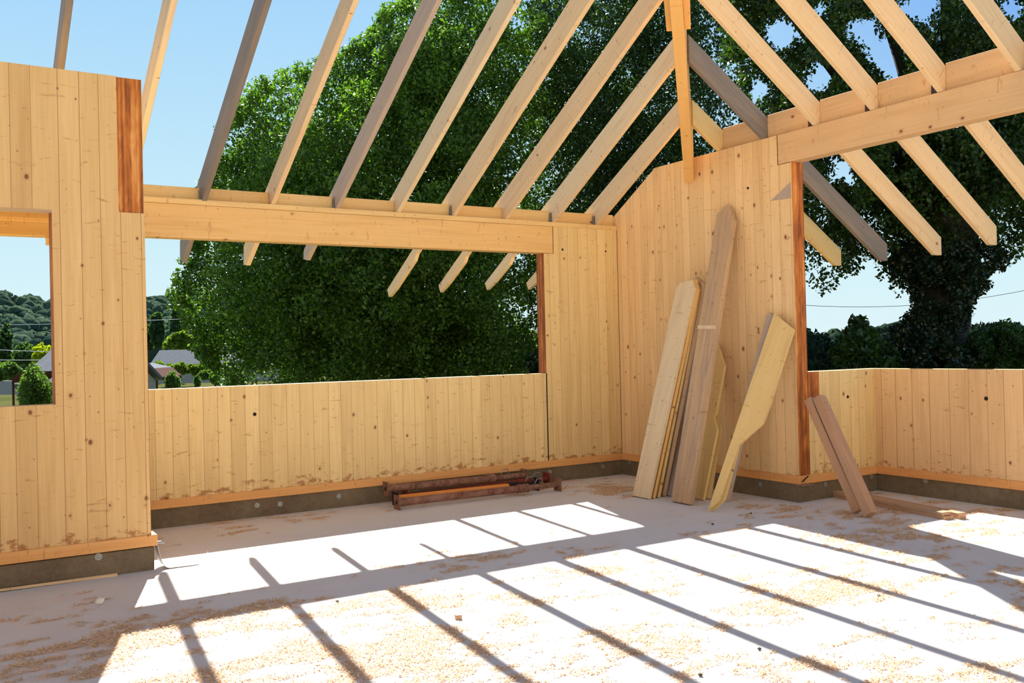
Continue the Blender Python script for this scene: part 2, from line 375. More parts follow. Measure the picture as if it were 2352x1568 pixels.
tr_ = [hit(1770, 461, 0, XB - .003), hit(1817, 455, 0, XB - .003), hit(1816, 417, 0, XB - .003)]
bm = bmesh.new(); prism(bm, tr_, (.004, 0, 0))
newobj('wedge_mark', bm, MT['weathered'], wb)
# short return stepping outwards, parapet height
we = wall('wall_step', MT['wallx'], [(XB + TH, XC + TH, YS, YS + TH, ZST, ZPAR)],
     [(XB + TH, XC + TH, YS + .01, YS + TH, -.02, ZSB)], [(XB + TH, XC, YS - P_, YS + TH, ZSB, ZST)], MT['sill'])
boxobj('stained_edge', MT['rustd'], XB + TH, 7.62, YS - .004, YS + .004, .98, ZPAR, parent=we, bev=0)
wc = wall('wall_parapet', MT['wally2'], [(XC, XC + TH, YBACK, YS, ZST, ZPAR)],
     [(XC + .01, XC + TH, YBACK, YS + .01, -.02, ZSB)], [(XC - P_, XC + TH, YBACK, YS - P_, ZSB, ZST)], MT['silly'])
# tall front left wall with window opening, pocket cut at its top right corner
wx0, wx1, wz0, wz1 = -1.3, .775, 1.272, 2.655
PX0, PZ0 = 1.222, 2.672
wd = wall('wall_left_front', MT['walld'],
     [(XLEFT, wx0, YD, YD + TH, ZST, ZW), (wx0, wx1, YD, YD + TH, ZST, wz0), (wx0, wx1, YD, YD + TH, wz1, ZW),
      (wx1, PX0, YD, YD + TH, ZST, ZW), (PX0, XD, YD, YD + TH, ZST, PZ0), (PX0, XD, YD + .018, YD + TH, PZ0, ZW)],
     [(XLEFT, XD + .022, YD + .01, YD + TH, -.02, ZSB - .01)], [(XLEFT, XD + .045, YD - P_, YD + TH, ZSB, ZST)], MT['sill'])
boxobj('stained_pocket', MT['rustx'], PX0 + .002, XD - .004, YD + .012, YD + .02, PZ0, ZW - .004, parent=wd, bev=0)
boxobj('stained_edge', MT['rusty'], wx1 - .004, wx1 + .004, YD + .002, YD + TH, wz0, wz1, parent=wd, bev=0)
boxobj('stained_edge', MT['rusty'], XD - .004, XD + .003, YD + .002, YD + TH, ZST, 1.9, parent=wd, bev=0)
boxobj('window_lip', MT['browned'], wx0, wx1, YD - .002, YD + .03, wz1 - .012, wz1 + .006, parent=wd, bev=0)
# walls not in view that close the bay and the room
wr = wall('wall_return', MT['wally'], [(XD - TH, XD, YD + TH, YA + .004, ZST, ZBB)], [(XD - TH, XD, YD + TH, YA, -.02, ZSB)], [(XD - TH, XD, YD + TH, YA, ZSB, ZST)], MT['silly'])
wf = wall('wall_front', MT['wallx'], [(XLEFT, XC + TH, YBACK - TH, YBACK, ZST, 3.0)], [(XLEFT, XC + TH, YBACK - TH, YBACK, -.02, ZSB)], [], MT['sill'])
wl = wall('wall_left', MT['wally'], [(XLEFT - TH, XLEFT, YBACK, YD + TH, ZST, 3.0)], [(XLEFT - TH, XLEFT, YBACK, YD + TH, -.02, ZSB)], [], MT['silly'])

# countersunk washers in the upstand
def washer(p, axis, par):
    bm = bmesh.new(); d = Vector((0, -1, 0)) if axis == 1 else Vector((-1, 0, 0)); p = Vector(p)
    tube(bm, p, p + d * .006, .026, seg=20); tube(bm, p + d * .006, p + d * .010, .014, seg=6)
    newobj('bolt_head', bm, MT['washer'], par, False)
MT['washer'] = bolt_material()
for px, py in [(590, 1160), (643, 1157), (778, 1139), (955, 1121), (1103, 1100), (1262, 1083), (1384, 1071)]: washer(hit(px, py, 1, YA + .01), 1, wa.children[0])
washer(hit(226, 1278, 1, YD + .01), 1, wd)
for px, py in [(1447, 1062), (1747, 1112)]: washer(hit(px, py, 0, XB + .005), 0, wb)
for px, py in [(1895, 1112), (2001, 1094)]: washer(hit(px, py, 1, YS + .01), 1, we)
for px, py in [(2126, 1103)]: washer(hit(px, py, 0, XC + .01), 0, wc)
# drilled holes
def hole(p, axis, par, r=.016):
    bm = bmesh.new(); d = Vector((0, 1, 0)) if axis == 1 else Vector((1, 0, 0)); p = Vector(p)
    tube(bm, p - d * .002, p + d * .01, r, seg=16); newobj('drilled_hole', bm, MT['hole'], par)
hole(hit(585, 951, 1, YA + .004), 1, wa, .018); hole(hit(1292, 573, 1, YA), 1, wa, .014); hole(hit(1391, 577, 1, YA), 1, wa, .012)
hole(hit(2265, 915, 0, XC), 0, wc, .02); hole(hit(1947, 911, 1, YS), 1, we, .017)
hole(hit(1718, 432, 0, XB), 0, wb, .014)

# ------------------------------------------------------------------ beams and plates
o = boxobj('eaves_beam', MT['beamx'], XD - TH, 6.318, YA - .004, YA + .156, ZBB, ZBT - .002)
tag(o, 'long pale glulam beam spanning over the wide opening in the back wall', 'beam')
o = boxobj('wall_plate', MT['plate'], XD - TH, XB - .004, YA - .008, YA + TH, ZBT, ZPT)
tag(o, 'thin pale pine board lying along the top of the back wall and its beam', 'wall plate')
o = boxobj('eaves_beam', MT['beamy'], XB - .006, XB + .15, -1.0, 6.462, ZBB2 + .002, ZW)
tag(o, 'large glulam beam rising to the right edge, resting on the knotty gable wall', 'beam')
o = boxobj('porch_beam', MT['porch'], XLEFT, 1.2, 9.0, 9.12, 2.665, 2.99)
tag(o, 'ribbed yellow timber beam seen through the top of the left window opening', 'beam')
pc = thing('porch_roof', 'boarded porch roof outside, between the tall left wall and the ribbed beam', 'porch roof')
for i in range(13):
    y0 = YD + TH + .01 + i * .15
    boxobj('roof_board', MT['porch'], XLEFT, 1.2, y0, y0 + .146, 2.995, 3.02, parent=pc, bev=0)
o = boxobj('packing_block', MT['porch'], .905, 1.05, 8.99, 9.11, 2.60, 2.664); tag(o, 'small timber block under the ribbed porch beam in the left window corner', 'block')

# ------------------------------------------------------------------ rafters
SA, SB, H_ = .600, .644, .262
WR = .048
xs = [.887, 1.579, 2.249, 2.922, 3.602, 4.294, 4.977, 5.662, 6.329, 6.975]
YR = 3.6; HX0, HY0 = XB, 7.75; HK = 1.0; SH = .622
def hipx(y): return HX0 - (HY0 - y) / HK
def zA(y): return ZPT + SA * (YA - y)
def zB(x): return 3.678 + SB * (XB - x)
left_mats = ['darkgrey', 'pale', 'darkgrey', 'pine', 'weathered', 'pale', 'pine', 'pine', 'pale', 'pine']
left_lab = ['brown rafter rising behind the tall left wall, leftmost in view',
 'pale rafter rising from behind the edge of the tall left wall',
 'grey weathered rafter against open sky, third of the back slope from the left',
 'pine rafter crossing from sky to tree, just right of the first grey one',
 'grey weathered rafter in front of the tree, between two pine rafters',
 'pale rafter with bark along its edge, just right of the second grey one',
 'pine rafter with a long crack, fourth from the hip on the back slope',
 'pine rafter with dark knots ending just left of the hip, third from the hip foot',
 'pale jack rafter meeting the hip high up, second from the gable wall',
 'pine jack rafter meeting the hip low down, next to the gable wall']
x_tail = {0: 9.25, 1: 9.9, 2: 9.99, 3: 10.03, 4: 10.05, 5: 9.93, 6: 10.80, 7: 10.70, 8: 10.64, 9: 10.62}
for i, x in enumerate(xs):
    ytop = YR + .03
    xc = x + WR / 2
    if xc > hipx(ytop):                       # jack rafter: stops at the side of the hip
        ytop = HY0 - (HX0 - xc) * HK + .075
    ye = x_tail[i]
    yb0 = YD + TH if i == 0 else None
    if i < 6:
        rel = {0: 0, 1: 0, 2: -.02, 3: .0, 4: .09, 5: .19}[i]
        tail = [(ye, zA(ye) + H_)]
        tail += [(ye + .02, zA(ye) + max(rel, 0) + .07), (ye - .08, zA(ye - .08) + rel)]
        if rel > .05: tail += [(YA + .24, zA(YA + .24) + rel), (YA + .2, zA(YA + .2))]
    else:
        tail = [(ye + .05, zA(ye) + .335), (ye, zA(ye) + .24), (ye - .2, zA(ye - .2) + .205), (10.06, zA(10.06) + .185), (10.0, zA(10.0) + .225), (YA + .24, zA(YA + .24) + .215), (YA + .2, zA(YA + .2))]
        # upper edge of the tail piece lies slightly higher than the rafter
    prof = [(ytop, zA(ytop)), (ytop, zA(ytop) + H_)] + tail
    pts = [(x, y, z) for y, z in prof]
    rb_ = localised('rafter', pts, (WR, 0, 0), MT[left_mats[i]], (0, -1, SA), (x, YA, ZPT), left_lab[i], 'rafter', 'rafters of the back roof slope')
# right slope
rb = [(7.265, 'yellow', 'short yellow jack rafter at the foot of the hip on the right slope'),
      (6.636, 'darkgrey', 'dark grey weathered jack rafter of the right slope'),
      (5.973, 'pine', 'pine rafter of the right slope, just above the dark grey one'),
      (5.326, 'pine', 'pine rafter of the right slope, second above the dark grey one'),
      (4.663, 'pine', 'pine rafter of the right slope, third above the dark grey one'),
      (3.996, 'pine', 'pine rafter at the top right corner, nearest of the right slope')]
for i, (y, mt, lb) in enumerate(rb + [(3.33, 'pine', None), (2.66, 'pine', None)]):
    if lb is None: continue
    yc = y + WR / 2; xt = hipx(yc) + .08 if yc > YR else hipx(YR)
    xe = 9.25 if i != 3 else 9.19
    prof = [(xt, zB(xt)), (xt, zB(xt) + H_), (xe, zB(xe) + H_), (xe, zB(xe) + .07), (xe - .11, zB(xe - .11)), (XB + TH + .004, zB(XB + TH + .004)), (XB + TH + .004, ZW + .002), (XB - .006, ZW + .002)]
    pts = [(x, y, z) for x, z in prof]
    localised('rafter', pts, (0, WR, 0), MT[mt], (-1, 0, SB), (XB, y, 3.678), lb, 'rafter', 'rafters of the right roof slope')
# hip rafter: from the gable wall top up to the ridge
hd = Vector((-1, -HK, SH)).normalized(); side = Vector((HK, -1, 0)).normalized()
hx, hy = hipx(YR), YR
foot = Vector((HX0, HY0, 3.41))
def hp(t, dz): return foot + Vector((-1, -HK, SH)) * t + Vector((0, 0, dz))
HT = (XB - hx)
p0 = [hp(.02, -.02), hp(.0, .02), hp(-.02, .29), hp(.0, .62), hp(HT, .62), hp(HT, 0)]
hw = .105
localised('hip_rafter', [p - side * hw / 2 for p in p0], side * hw, MT['hip'], hd, foot, 'slender orange glulam hip rafter running steeply up from the gable wall top', 'hip rafter')
for sgn, lb in ((-1, 'short orange cheek board fixed to the left side of the hip at the top edge'), (1, 'short orange cheek board fixed to the right side of the hip at the top edge')):
    q = [hp(1.46, .13), hp(1.46, .50), hp(2.6, .50), hp(2.6, .13)]
    off = side * .055 * sgn
    localised('cheek_board', [p + side * (hw / 2 + .001) * sgn for p in q], off, MT['hip'], hd, foot, lb, 'board', 'cheek boards on the hip')
o = boxobj('ridge_beam', MT['beamx'], XLEFT, hx + .1, YR - .08, YR + .02, zA(YR) - .08, zA(YR) + H_ + .02)
tag(o, 'ridge beam above the room at the top of the back slope rafters', 'beam')

# blocking boards between the rafters
bi = 0
edges = xs + [XB]
words = ['third', 'fourth', 'fifth', 'sixth', 'seventh', 'eighth', 'ninth', 'tenth']
for i in range(1, len(xs)):
    a, c = xs[i] + WR + .001, (xs[i + 1] - .001 if i + 1 < len(xs) else XB - .002)
    if i == 1: lb = 'blocking board on the back wall plate, beside the tall left wall'
    elif i == len(xs) - 1: lb = 'short blocking board on the plate in the corner by the gable wall'
    else: lb = 'blocking board on the back wall plate between the %s and %s rafters from the left' % (words[i - 2], words[i - 1])
    o = boxobj('blocking_board', MT['plate'] if i % 2 else MT['beamx'], a, c, YA + .07, YA + .10, ZPT, ZPT + .118 + .003 * i, bev=.002)
    tag(o, lb, 'blocking', 'blocking boards on the back wall plate')
ysr = [r_[0] for r_ in rb]
bl = [('blocking board of the right slope on the gable wall, left of the dark grey rafter', 0),
      ('blocking board of the right slope just right of the dark grey rafter', 1),
      ('blocking board of the right slope, second to the right of the dark grey rafter', 2),
      ('blocking board of the right slope, third to the right of the dark grey rafter', 3),
      ('blocking board of the right slope, fourth to the right of the dark grey rafter', 4),
      ('blocking board of the right slope at the right edge of the view', 5)]
for lb, i in bl:
    y1 = ysr[i] - .002; y0 = (ysr[i + 1] + WR + .002) if i < 5 else 2.9
    o = boxobj('blocking_board', MT['beamy'], XB + .05, XB + .08, y0, y1, ZW, ZW + .245, bev=.002)
    tag(o, lb, 'blocking', 'blocking boards on the right beam')

# steel angle brackets at the rafter feet
def bracket(px, py, lb, yy=YA + .02):
    p = hit(px, py, 1, yy); i = min(range(10), key=lambda k: abs(xs[k] - .03 - p[0])); x = xs[i]
    bm = bmesh.new(); box(bm, x - .004, x - .001, yy, yy + .06, ZPT, ZPT + .115); box(bm, x - .062, x - .004, yy, yy + .06, ZPT, ZPT + .003)
    box(bm, x - .016, x - .004, yy + .022, yy + .038, ZPT + .003, ZPT + .10)
    for zz in (.035, .075): tube(bm, (x - .018, yy + .012, ZPT + zz), (x - .004, yy + .012, ZPT + zz), .005, seg=8)
    tag(newobj('angle_bracket', bm, MT['steel']), lb, 'bracket', 'steel angle brackets at the rafter feet')
bracket(462, 446, 'steel angle bracket at the foot of the first grey rafter')
bracket(762, 462, 'steel angle bracket at the foot of the second grey rafter')
bracket(1023, 480, 'steel angle bracket at the foot of the cracked pine rafter')
bracket(1251, 493, 'steel angle bracket at the foot of the ninth rafter, second from the gable wall')
bracket(1354, 499, 'steel angle bracket at the foot of the last rafter before the gable wall')
for y, nm in ((5.973, 'first'), (5.326, 'second'), (4.663, 'third')):
    bm = bmesh.new(); box(bm, XB + .006, XB + .010, y + WR + .002, y + WR + .060, ZW, ZW + .085); box(bm, XB + .010, XB + .045, y + WR + .002, y + WR + .060, ZW, ZW + .003)
    for k_ in range(6): box(bm, XB + .003, XB + .006, y + WR + .014 + .026 * (k_ % 2), y + WR + .022 + .026 * (k_ % 2), ZW + .012 + .024 * (k_ // 2), ZW + .02 + .024 * (k_ // 2))
    tag(newobj('perforated_bracket', bm, MT['darkmetal']), 'dark perforated bracket on the right beam under the %s pine rafter past the grey one' % nm, 'bracket', 'brackets on the right beam')

# ------------------------------------------------------------------ leaning planks
def leaner(name, px, topi, bots, th, mat, label, cat='plank', group='timber offcuts leaning on the gable wall', xtop=XB - .02, extra=None):
    """px: outline in the photograph; the board's face plane runs through its foot on the slab and its top on the wall"""
    B1 = hit(*px[bots[0]], 2, 0.0); B2 = hit(*px[bots[1]], 2, 0.0); T = hit(*px[topi], 0, xtop)
    e = B2 - B1; n = np.cross(e, T - B1); n /= np.linalg.norm(n)
    if n[0] < 0: n = -n
    P = []
    for k, p in enumerate(px):
        v = ray(*p); t = np.dot(B1 - EYE, n) / np.dot(v, n); q = EYE + v * t
        q[2] = max(q[2], 0.0); P.append(q)
    mid = (B1 + B2) / 2; xd = T - mid
    o = localised(name, P, n * th, MT[mat], xd, mid, label, cat, group, bev=.002)
    # a board tilted back would dip its rear edge under the slab
    zmin = min((o.matrix_world @ v.co).z for v in o.data.vertices)
    if zmin < 0: o.location.z -= zmin
    return o
Z5 = lambda x, y: (1440 + x / 5.407, 900 + y / 5.407)
leaner('plank', [(1452, 1140.5), (1489, 1147.5), (1594.5, 662), (1590, 645), (1562, 652), (1553, 664)], 3, (0, 1), .04, 'pale',
       'wide pale plank leaning on the gable wall, leftmost and frontmost of the pile', xtop=XB - .27)
leaner('plank', [(1475, 1139.5), (1500, 1145.5), (1602.5, 666), (1598, 642), (1588, 650)], 3, (0, 1), .03, 'hipp',
       'yellow plank directly behind the wide pale plank, only its edge showing', xtop=XB - .225)
leaner('plank', [(1487, 1137), (1511, 1143.5), (1607, 665), (1601, 650), (1594, 656)], 3, (0, 1), .03, 'yellow',
       'second yellow plank edge behind the wide pale plank', xtop=XB - .18)
leaner('plank', [(1498, 1134), (1522, 1141), (1617, 653), (1599, 637), (1595, 644)], 3, (0, 1), .04, 'browned',
       'grey brown plank with slanted top, last of the left bundle', xtop=XB - .13)
leaner('plank', [(1512, 1136), (1541, 1141), (1620, 800), (1612, 780), (1592, 778)], 3, (0, 1), .03, 'weathered',
       'dark shaded plank in the gap behind the tallest plank', xtop=XB - .04)
leaner('plank', [(1541, 1153), (1584, 1161.5), (1684, 508), (1673, 472), (1646, 494)], 3, (0, 1), .055, 'browned',
       'tallest grey brown plank with pointed top, marked by a pale band', xtop=XB - .06)
leaner('plank', [Z5(820, 1325), Z5(945, 1350), Z5(1118, 480), Z5(1075, 312), Z5(1100, 290), (1664, 842), (1646, 788), (1640, 800)], 6, (0, 1), .03, 'yellow',
       'notched yellow rafter offcut half hidden by the tallest plank', xtop=XB - .10)
leaner('plank', [Z5(960, 1330), Z5(1040, 1335), Z5(1178, 462), Z5(1118, 300), Z5(1135, 296), (1664, 850), (1652, 800), (1640, 790)], 6, (0, 1), .03, 'yellow',
       'second notched yellow offcut, rear one beside the tallest plank', xtop=XB - .05)
Z8 = lambda x, y: (1380 + x / 2.01, 440 + y / 2.01)
def tipped(px, off, mat, label):      # boards standing on a sharp tip
    tip = hit(*px[0], 2, 0.0); T1 = hit(*px[1], 0, XB - off); T2 = hit(*px[2], 0, XB - off)
    n = np.cross(T1 - tip, T2 - tip); n /= np.linalg.norm(n)
    if n[0] < 0: n = -n
    P = []
    for p in px:
        v = ray(*p); t = np.dot(tip - EYE, n) / np.dot(v, n); P.append(EYE + v * t)
    o = localised('plank', P, n * .03, MT[mat], (T1 + T2) / 2 - tip, tip, label, 'plank', 'timber offcuts leaning on the gable wall', bev=.002)
    zmin = min((o.matrix_world @ v.co).z for v in o.data.vertices)
    o.location.z -= min(zmin, 0); return o
tipped([Z8(492, 1480), Z8(800, 565), Z8(893, 640), Z8(785, 970), Z8(748, 1075), Z8(636, 1172), Z8(548, 1430)], .10, 'yellow',
       'bright yellow cut board with a wide upper part, standing on its sharp tip')
tipped([Z8(515, 1478), Z8(806, 565), Z8(885, 640), Z8(790, 970), Z8(752, 1068), Z8(640, 1172), Z8(574, 1425)], .055, 'yellow',
       'twin of the bright yellow cut board, standing right behind it')
leaner('plank', [(1648, 1150), (1676, 1152), (1776, 724), (1766, 719), (1762, 722)], 3, (0, 1), .02, 'weathered',
       'narrow grey plank behind the bright yellow cut board', xtop=XB - .035)
# pale band on the tallest plank
tall = [o for o in C.objects if o.get('label', '').startswith('tallest')][0]
tb = [hit(1602, 747, 0, 7.0)]
def onplane(px, o, lift=.0):
    m = o.matrix_world; n = np.array((m.to_3x3() @ Vector((0, 0, 1)))); p0 = np.array(m @ o.data.vertices[0].co)
    # front face: nearest vertices along the sight direction
    d0 = min(np.dot(np.array(m @ v.co) - EYE, n) * (1 if n[0] > 0 else -1) for v in o.data.vertices)
    s_ = 1 if n[0] > 0 else -1; v = ray(*px); t = d0 * s_ / np.dot(v, n) if False else d0 / (np.dot(v, n) * s_)
    return EYE + v * t - n * s_ * lift
bpy.context.view_layer.update()
bm = bmesh.new(); q = [onplane(p, tall, .0005) for p in [(1603, 747), (1644, 747), (1643, 755), (1602, 755)]]
prism(bm, q, (.001, 0, 0)); bo = newobj('pale_band', bm, MT['pale']); bo.parent = tall; bo.matrix_parent_inverse = tall.matrix_world.inverted()

# two square posts leaning on the corner
def post(bl, br, top_l, top_r, ytop, label, s=.085):
    a = Vector(hit(*bl, 2, 0)); d = Vector(hit(*top_l, 1, ytop)); ax = (d - a).normalized()
    sx = Vector((1, 0, 0)) - ax * ax.x; sx.normalize(); sy = ax.cross(sx).normalized()
    if sy.y < 0: sy = -sy
    A = a + ax * .0; D = d
    pts = [A, A + sx * s, A + sx * s + sy * s, A + sy * s]
    o = localised('post', pts, ax * (D - A).length, MT['browned'], sx, A, label, 'post', 'square posts leaning by the corner', bev=.004)
    return o
def post2(foot, top, s, label):
    a = Vector(foot); d = Vector(top); ax = (d - a).normalized(); L = (d - a).length
    sx = Vector((1, .1, 0)); sx -= ax * ax.dot(sx); sx.normalize(); sy = ax.cross(sx).normalized()
    if sy.y > 0: sy = -sy
    pts = [a + ax * 0, a + ax * L, a + ax * L + sy * s, a + sy * s]
    # X axis along the post
    o = localised('post', pts, sx * s, MT['brownpost'], ax, a, label, 'post', 'square posts leaning by the corner', bev=.004)
    bpy.context.view_layer.update()
    zmin = min((o.matrix_world @ v.co).z for v in o.data.vertices)
    o.location.z -= zmin
    return o
MT['brownpost'] = wood('plank_brown_post', 'y', 'x', plank=.3, base=(.50, .29, .17), sap=(.56, .33, .2), lines=False, knots=.8, perobj=True, grey=.35, greycol=(.28, .2, .16))
f1 = hit(1958, 1180, 2, 0); t1 = hit(1846, 922, 1, YS - .09)
post2(f1, t1, .085, 'reddish brown square post leaning on the corner, left and rear of the two')
f2 = hit(1984, 1190, 2, 0); t2 = hit(1866, 920, 1, YS - .19)
post2(f2, t2, .095, 'square post with lighter end leaning on the corner, right and front of the two')

# ------------------------------------------------------------------ boards lying on the slab
def lying(pts, h, label, z=0, mat='brownpost'):
    pts = [(p[0], p[1], z) for p in pts]
    d = Vector(pts[1]) - Vector(pts[0])
    return localised('board', pts, (0, 0, h), MT[mat], d, pts[0], label, 'board', 'boards lying on the slab', bev=.003)
e0 = hit(2170, 1194, 2, 0); e1 = hit(1915, 1142, 2, 0)
dv = (e1 - e0); dv[2] = 0; L_ = np.linalg.norm(dv); dv /= L_; nv = np.array([dv[1], -dv[0], 0]); nv = nv if nv[0] > 0 else -nv
lying([e0, e0 + dv * 1.75, e0 + dv * 1.75 + nv * .11, e0 + nv * .11], .032, 'weathered board lying on the slab, front one under the stack of three')
lying([e0 + dv * .02, e0 + dv * 1.8, e0 + dv * 1.8 + nv * .10, e0 + dv * .02 + nv * .10], .03, 'board lying on top of the front board beneath the leaning posts', z=.0325, mat='browned')
lying([e0 - dv * .04 + nv * .125, e0 + dv * 1.9 + nv * .125, e0 + dv * 1.9 + nv * .21, e0 - dv * .04 + nv * .21], .055, 'board lying on the slab behind the stacked pair, its lit end sticking out')
b0 = hit(0, 1353, 2, 0); b1 = hit(268, 1320, 2, 0)
lying([(-1.5, b0[1] + .0, 0), (b1[0], YD - .03, 0), (b1[0], YD - .005, 0), (-1.5, YD - .005, 0)], .02, 'thin orange batten lying on the slab along the foot of the tall left wall', mat='pine')

# ------------------------------------------------------------------ membrane tongue and dowel by the left wall
mb = simple('grey_membrane', (.62, .60, .60), .5, 0, 40, .1); 
bm = bmesh.new(); prof = []
x0 = XD + .03
for t in np.linspace(0, 1, 14):
    if t < .6:
        a = t / .6; prof.append((x0 + .012 + .075 * a ** 3 + .014 * math.sin(a * 3), .006 + .17 * (1 - a) ** 1.5))
    else: prof.append((x0 + .089 + (t - .6) / .4 * .22, .006 - .003 * (t - .6) / .4))
lo_, hi_ = [], []
for k, (x, z) in enumerate(prof):
    q = prof[min(k + 1, 13)]; p_ = prof[max(k - 1, 0)]; tx, tz = q[0] - p_[0], q[1] - p_[1]; l_ = math.hypot(tx, tz); nx_, nz_ = -tz / l_ * .003, tx / l_ * .003
    yc_ = YD + .05 - .02 * k / 13; wv = .075
    lo_.append([bm.verts.new((x, yc_ - wv, z)), bm.verts.new((x, yc_ + wv, z))]); hi_.append([bm.verts.new((x + nx_, yc_ - wv, z + nz_)), bm.verts.new((x + nx_, yc_ + wv, z + nz_))])
for k in range(13):
    bm.faces.new((lo_[k][0], lo_[k + 1][0], lo_[k + 1][1], lo_[k][1])); bm.faces.new((hi_[k][0], hi_[k + 1][0], hi_[k + 1][1], hi_[k][1]))
    for e in (0, 1): bm.faces.new((lo_[k][e], lo_[k + 1][e], hi_[k + 1][e], hi_[k][e]))
bmesh.ops.recalc_face_normals(bm, faces=bm.faces[:])
tag(newobj('damp_proof_strip', bm, mb, None, False), 'grey membrane tongue curling from under the left wall sill onto the slab', 'membrane strip')
bm = bmesh.new(); tube(bm, (XD + .04, YD + .04, .197), (XD + .10, YD + .035, .193), .010, seg=12)
tag(newobj('steel_rod', bm, MT['steel']), 'short dark rod end poking out beside the left wall sill', 'rod')
# membrane lap under the corner of the gable wall
bm = bmesh.new(); box(bm, XB - .03, XB + .16, YS - .06, YS + .02, ZSB - .008, ZSB - .001)
o = newobj('membrane_lap', bm, simple('brown_membrane', (.3, .2, .17), .6), wb)
bm = bmesh.new(); tube(bm, (XB + .01, YS - .03, .21), (XB + .10, YS - .03, .26), .006, seg=8); newobj('strap', bm, MT['hole'], wb)

# ------------------------------------------------------------------ steel props on the slab
def prop(a, c, r, mat, inner, label, frac=.72, plates=True):
    a, c = Vector(a), Vector(c); d = (c - a); L = d.length; d.normalize(); s = Vector((-d.y, d.x, 0)); up = Vector((0, 0, 1))
    t = thing('adjustable_prop', label, 'steel prop', a, 'steel props lying by the back wall')
    def part(n_, bm, m): 
        bmesh.ops.translate(bm, verts=bm.verts, vec=-a); return newobj(n_, bm, MT[m], t, False)
    bm = bmesh.new(); tube(bm, a + d * .012, a + d * L * frac, r, seg=20); part('outer_tube', bm, mat)
    bm = bmesh.new(); tube(bm, a + d * L * frac, c - d * .012, r * .78, seg=16)
    k = frac
    while k < .93:
        tube(bm, a + d * L * k, a + d * (L * k + .012), r * .86, seg=16); k += .03
    part('inner_tube', bm, inner)
    bm = bmesh.new(); tube(bm, a + d * (L * frac - .02), a + d * (L * frac + .11), r * 1.28, seg=12)
    tube(bm, a + d * (L * frac + .03) + s * r * 2.3, a + d * (L * frac + .03) - s * r * 2.3, .009, seg=8); part('collar_nut', bm, inner)
    bm = bmesh.new(); q = a + d * (L * frac + .2)
    pts = [q + up * r, q + up * (r + .045) + d * .03, q + up * (r + .05) + d * .09, q + up * r * .8 + d * .11]
    for u_, w_ in zip(pts, pts[1:]): tube(bm, u_, w_, .005, seg=8)
    part('locking_pin', bm, 'steel')
    for e, sg in ((a, 1), (c, -1)):
        bm = bmesh.new(); p = Vector(e); hs = .07
        rot = Matrix.Rotation(.0, 3, d)
        cs = [p + s * hs * i + up * hs * j for i, j in ((-1, -1), (1, -1), (1, 1), (-1, 1))]
        cs = [p + (rot @ (q_ - p)) for q_ in cs]
        lift = max(0, -min(q_.z for q_ in cs)); cs = [q_ + up * lift for q_ in cs]
        prism(bm, cs, d * .012 * sg); ep = part('end_plate', bm, inner)
        if sg == 1:
            bm = bmesh.new(); tube(bm, p + up * lift * .3 - d * .002, p + up * lift * .3 + d * .003, .022, seg=14); part('plate_hole', bm, 'hole').parent = ep
    return t
prop((3.98, 8.56, .072), (5.92, 8.50, .072), .038, 'rustred', 'rust', 'brown and dark red steel prop, front one lying on the slab', .74)
prop((4.05, 8.75, .078), (5.76, 8.70, .072), .036, 'orange', 'hole', 'bright orange painted steel prop lying in the middle', .80)
prop((4.02, 8.91, .165), (5.74, 8.90, .150), .040, 'rust', 'rust', 'rusty brown steel prop lying highest, nearest the wall', .70)
prop((4.25, 8.93, .062), (6.02, 8.86, .09), .030, 'redrust', 'redrust', 'red painted steel prop under the rusty brown one, its red end showing', .78)

# ------------------------------------------------------------------ small litter
def lump(name, px, py, s, mat, label, cat, sq=.5, group=None):
    p = hit(px, py, 2, 0); bm = bmesh.new(); bmesh.ops.create_icosphere(bm, subdivisions=2, radius=s)
    for v in bm.verts:
        v.co *= 1 + .5 * mnoise.noise(v.co * 30 + Vector((px, 0, 0))); v.co.z = v.co.z * sq
    zm = min(v.co.z for v in bm.verts)
    for v in bm.verts: v.co.z -= zm
    o = newobj(name, bm, mat); o.location = Vector((p[0], p[1], 0.001)); tag(o, label, cat, group); return o
paper = simple('paper', (.8, .78, .72), .7); 
lump('crumpled_paper', 230, 1388, .028, paper, 'small crumpled white paper scrap on sawdust in front of the left wall', 'paper scrap', .9)
p = hit(1048, 1424, 2, 0)
bm = bmesh.new(); prism(bm, [(0, 0, 0), (.035, -.01, 0), (.04, .02, 0), (.006, .03, 0)], (0, .003, .026)); o = newobj('wood_offcut', bm, MT['brownpost']); o.location = (p[0], p[1], .001)
tag(o, 'small wood offcut on the sunlit slab, bottom centre', 'offcut')
lump('concrete_chip', 2005, 1160, .02, paper, 'white chip on the slab beside the board stack under the posts', 'chip', .5)
lump('dry_leaf', 2088, 1133, .035, MT['pine'], 'dry curled leaf on the slab at the foot of the right parapet', 'leaf', .25)
dk = simple('dark_grit', (.08, .06, .05), .9)
for k, (px, py, w_) in enumerate([(1637, 1205, 'beside the tip of the shaded triangle'), (775, 1383, 'below the wide shadow band at left'), (1725, 1180, 'in front of the gable wall foot'), (2018, 1370, 'amid the long rafter shadows'), (1610, 1553, 'near the bottom edge'), (1745, 1493, 'under the right foreground shadow')]):
    lump('pebble', px, py, .011, dk, 'tiny dark pebble on the slab ' + w_, 'pebble', .6, 'pebbles on the slab')
bm = bmesh.new(); a = hit(1283, 1108, 2, 0); c = hit(1340, 1103, 2, 0); box(bm, a[0], c[0], YA - .02, YA - .005, 0, .012)
tag(newobj('batten', bm, MT['brownpost']), 'thin brown stick on the slab right of the steel props by the back wall', 'stick')

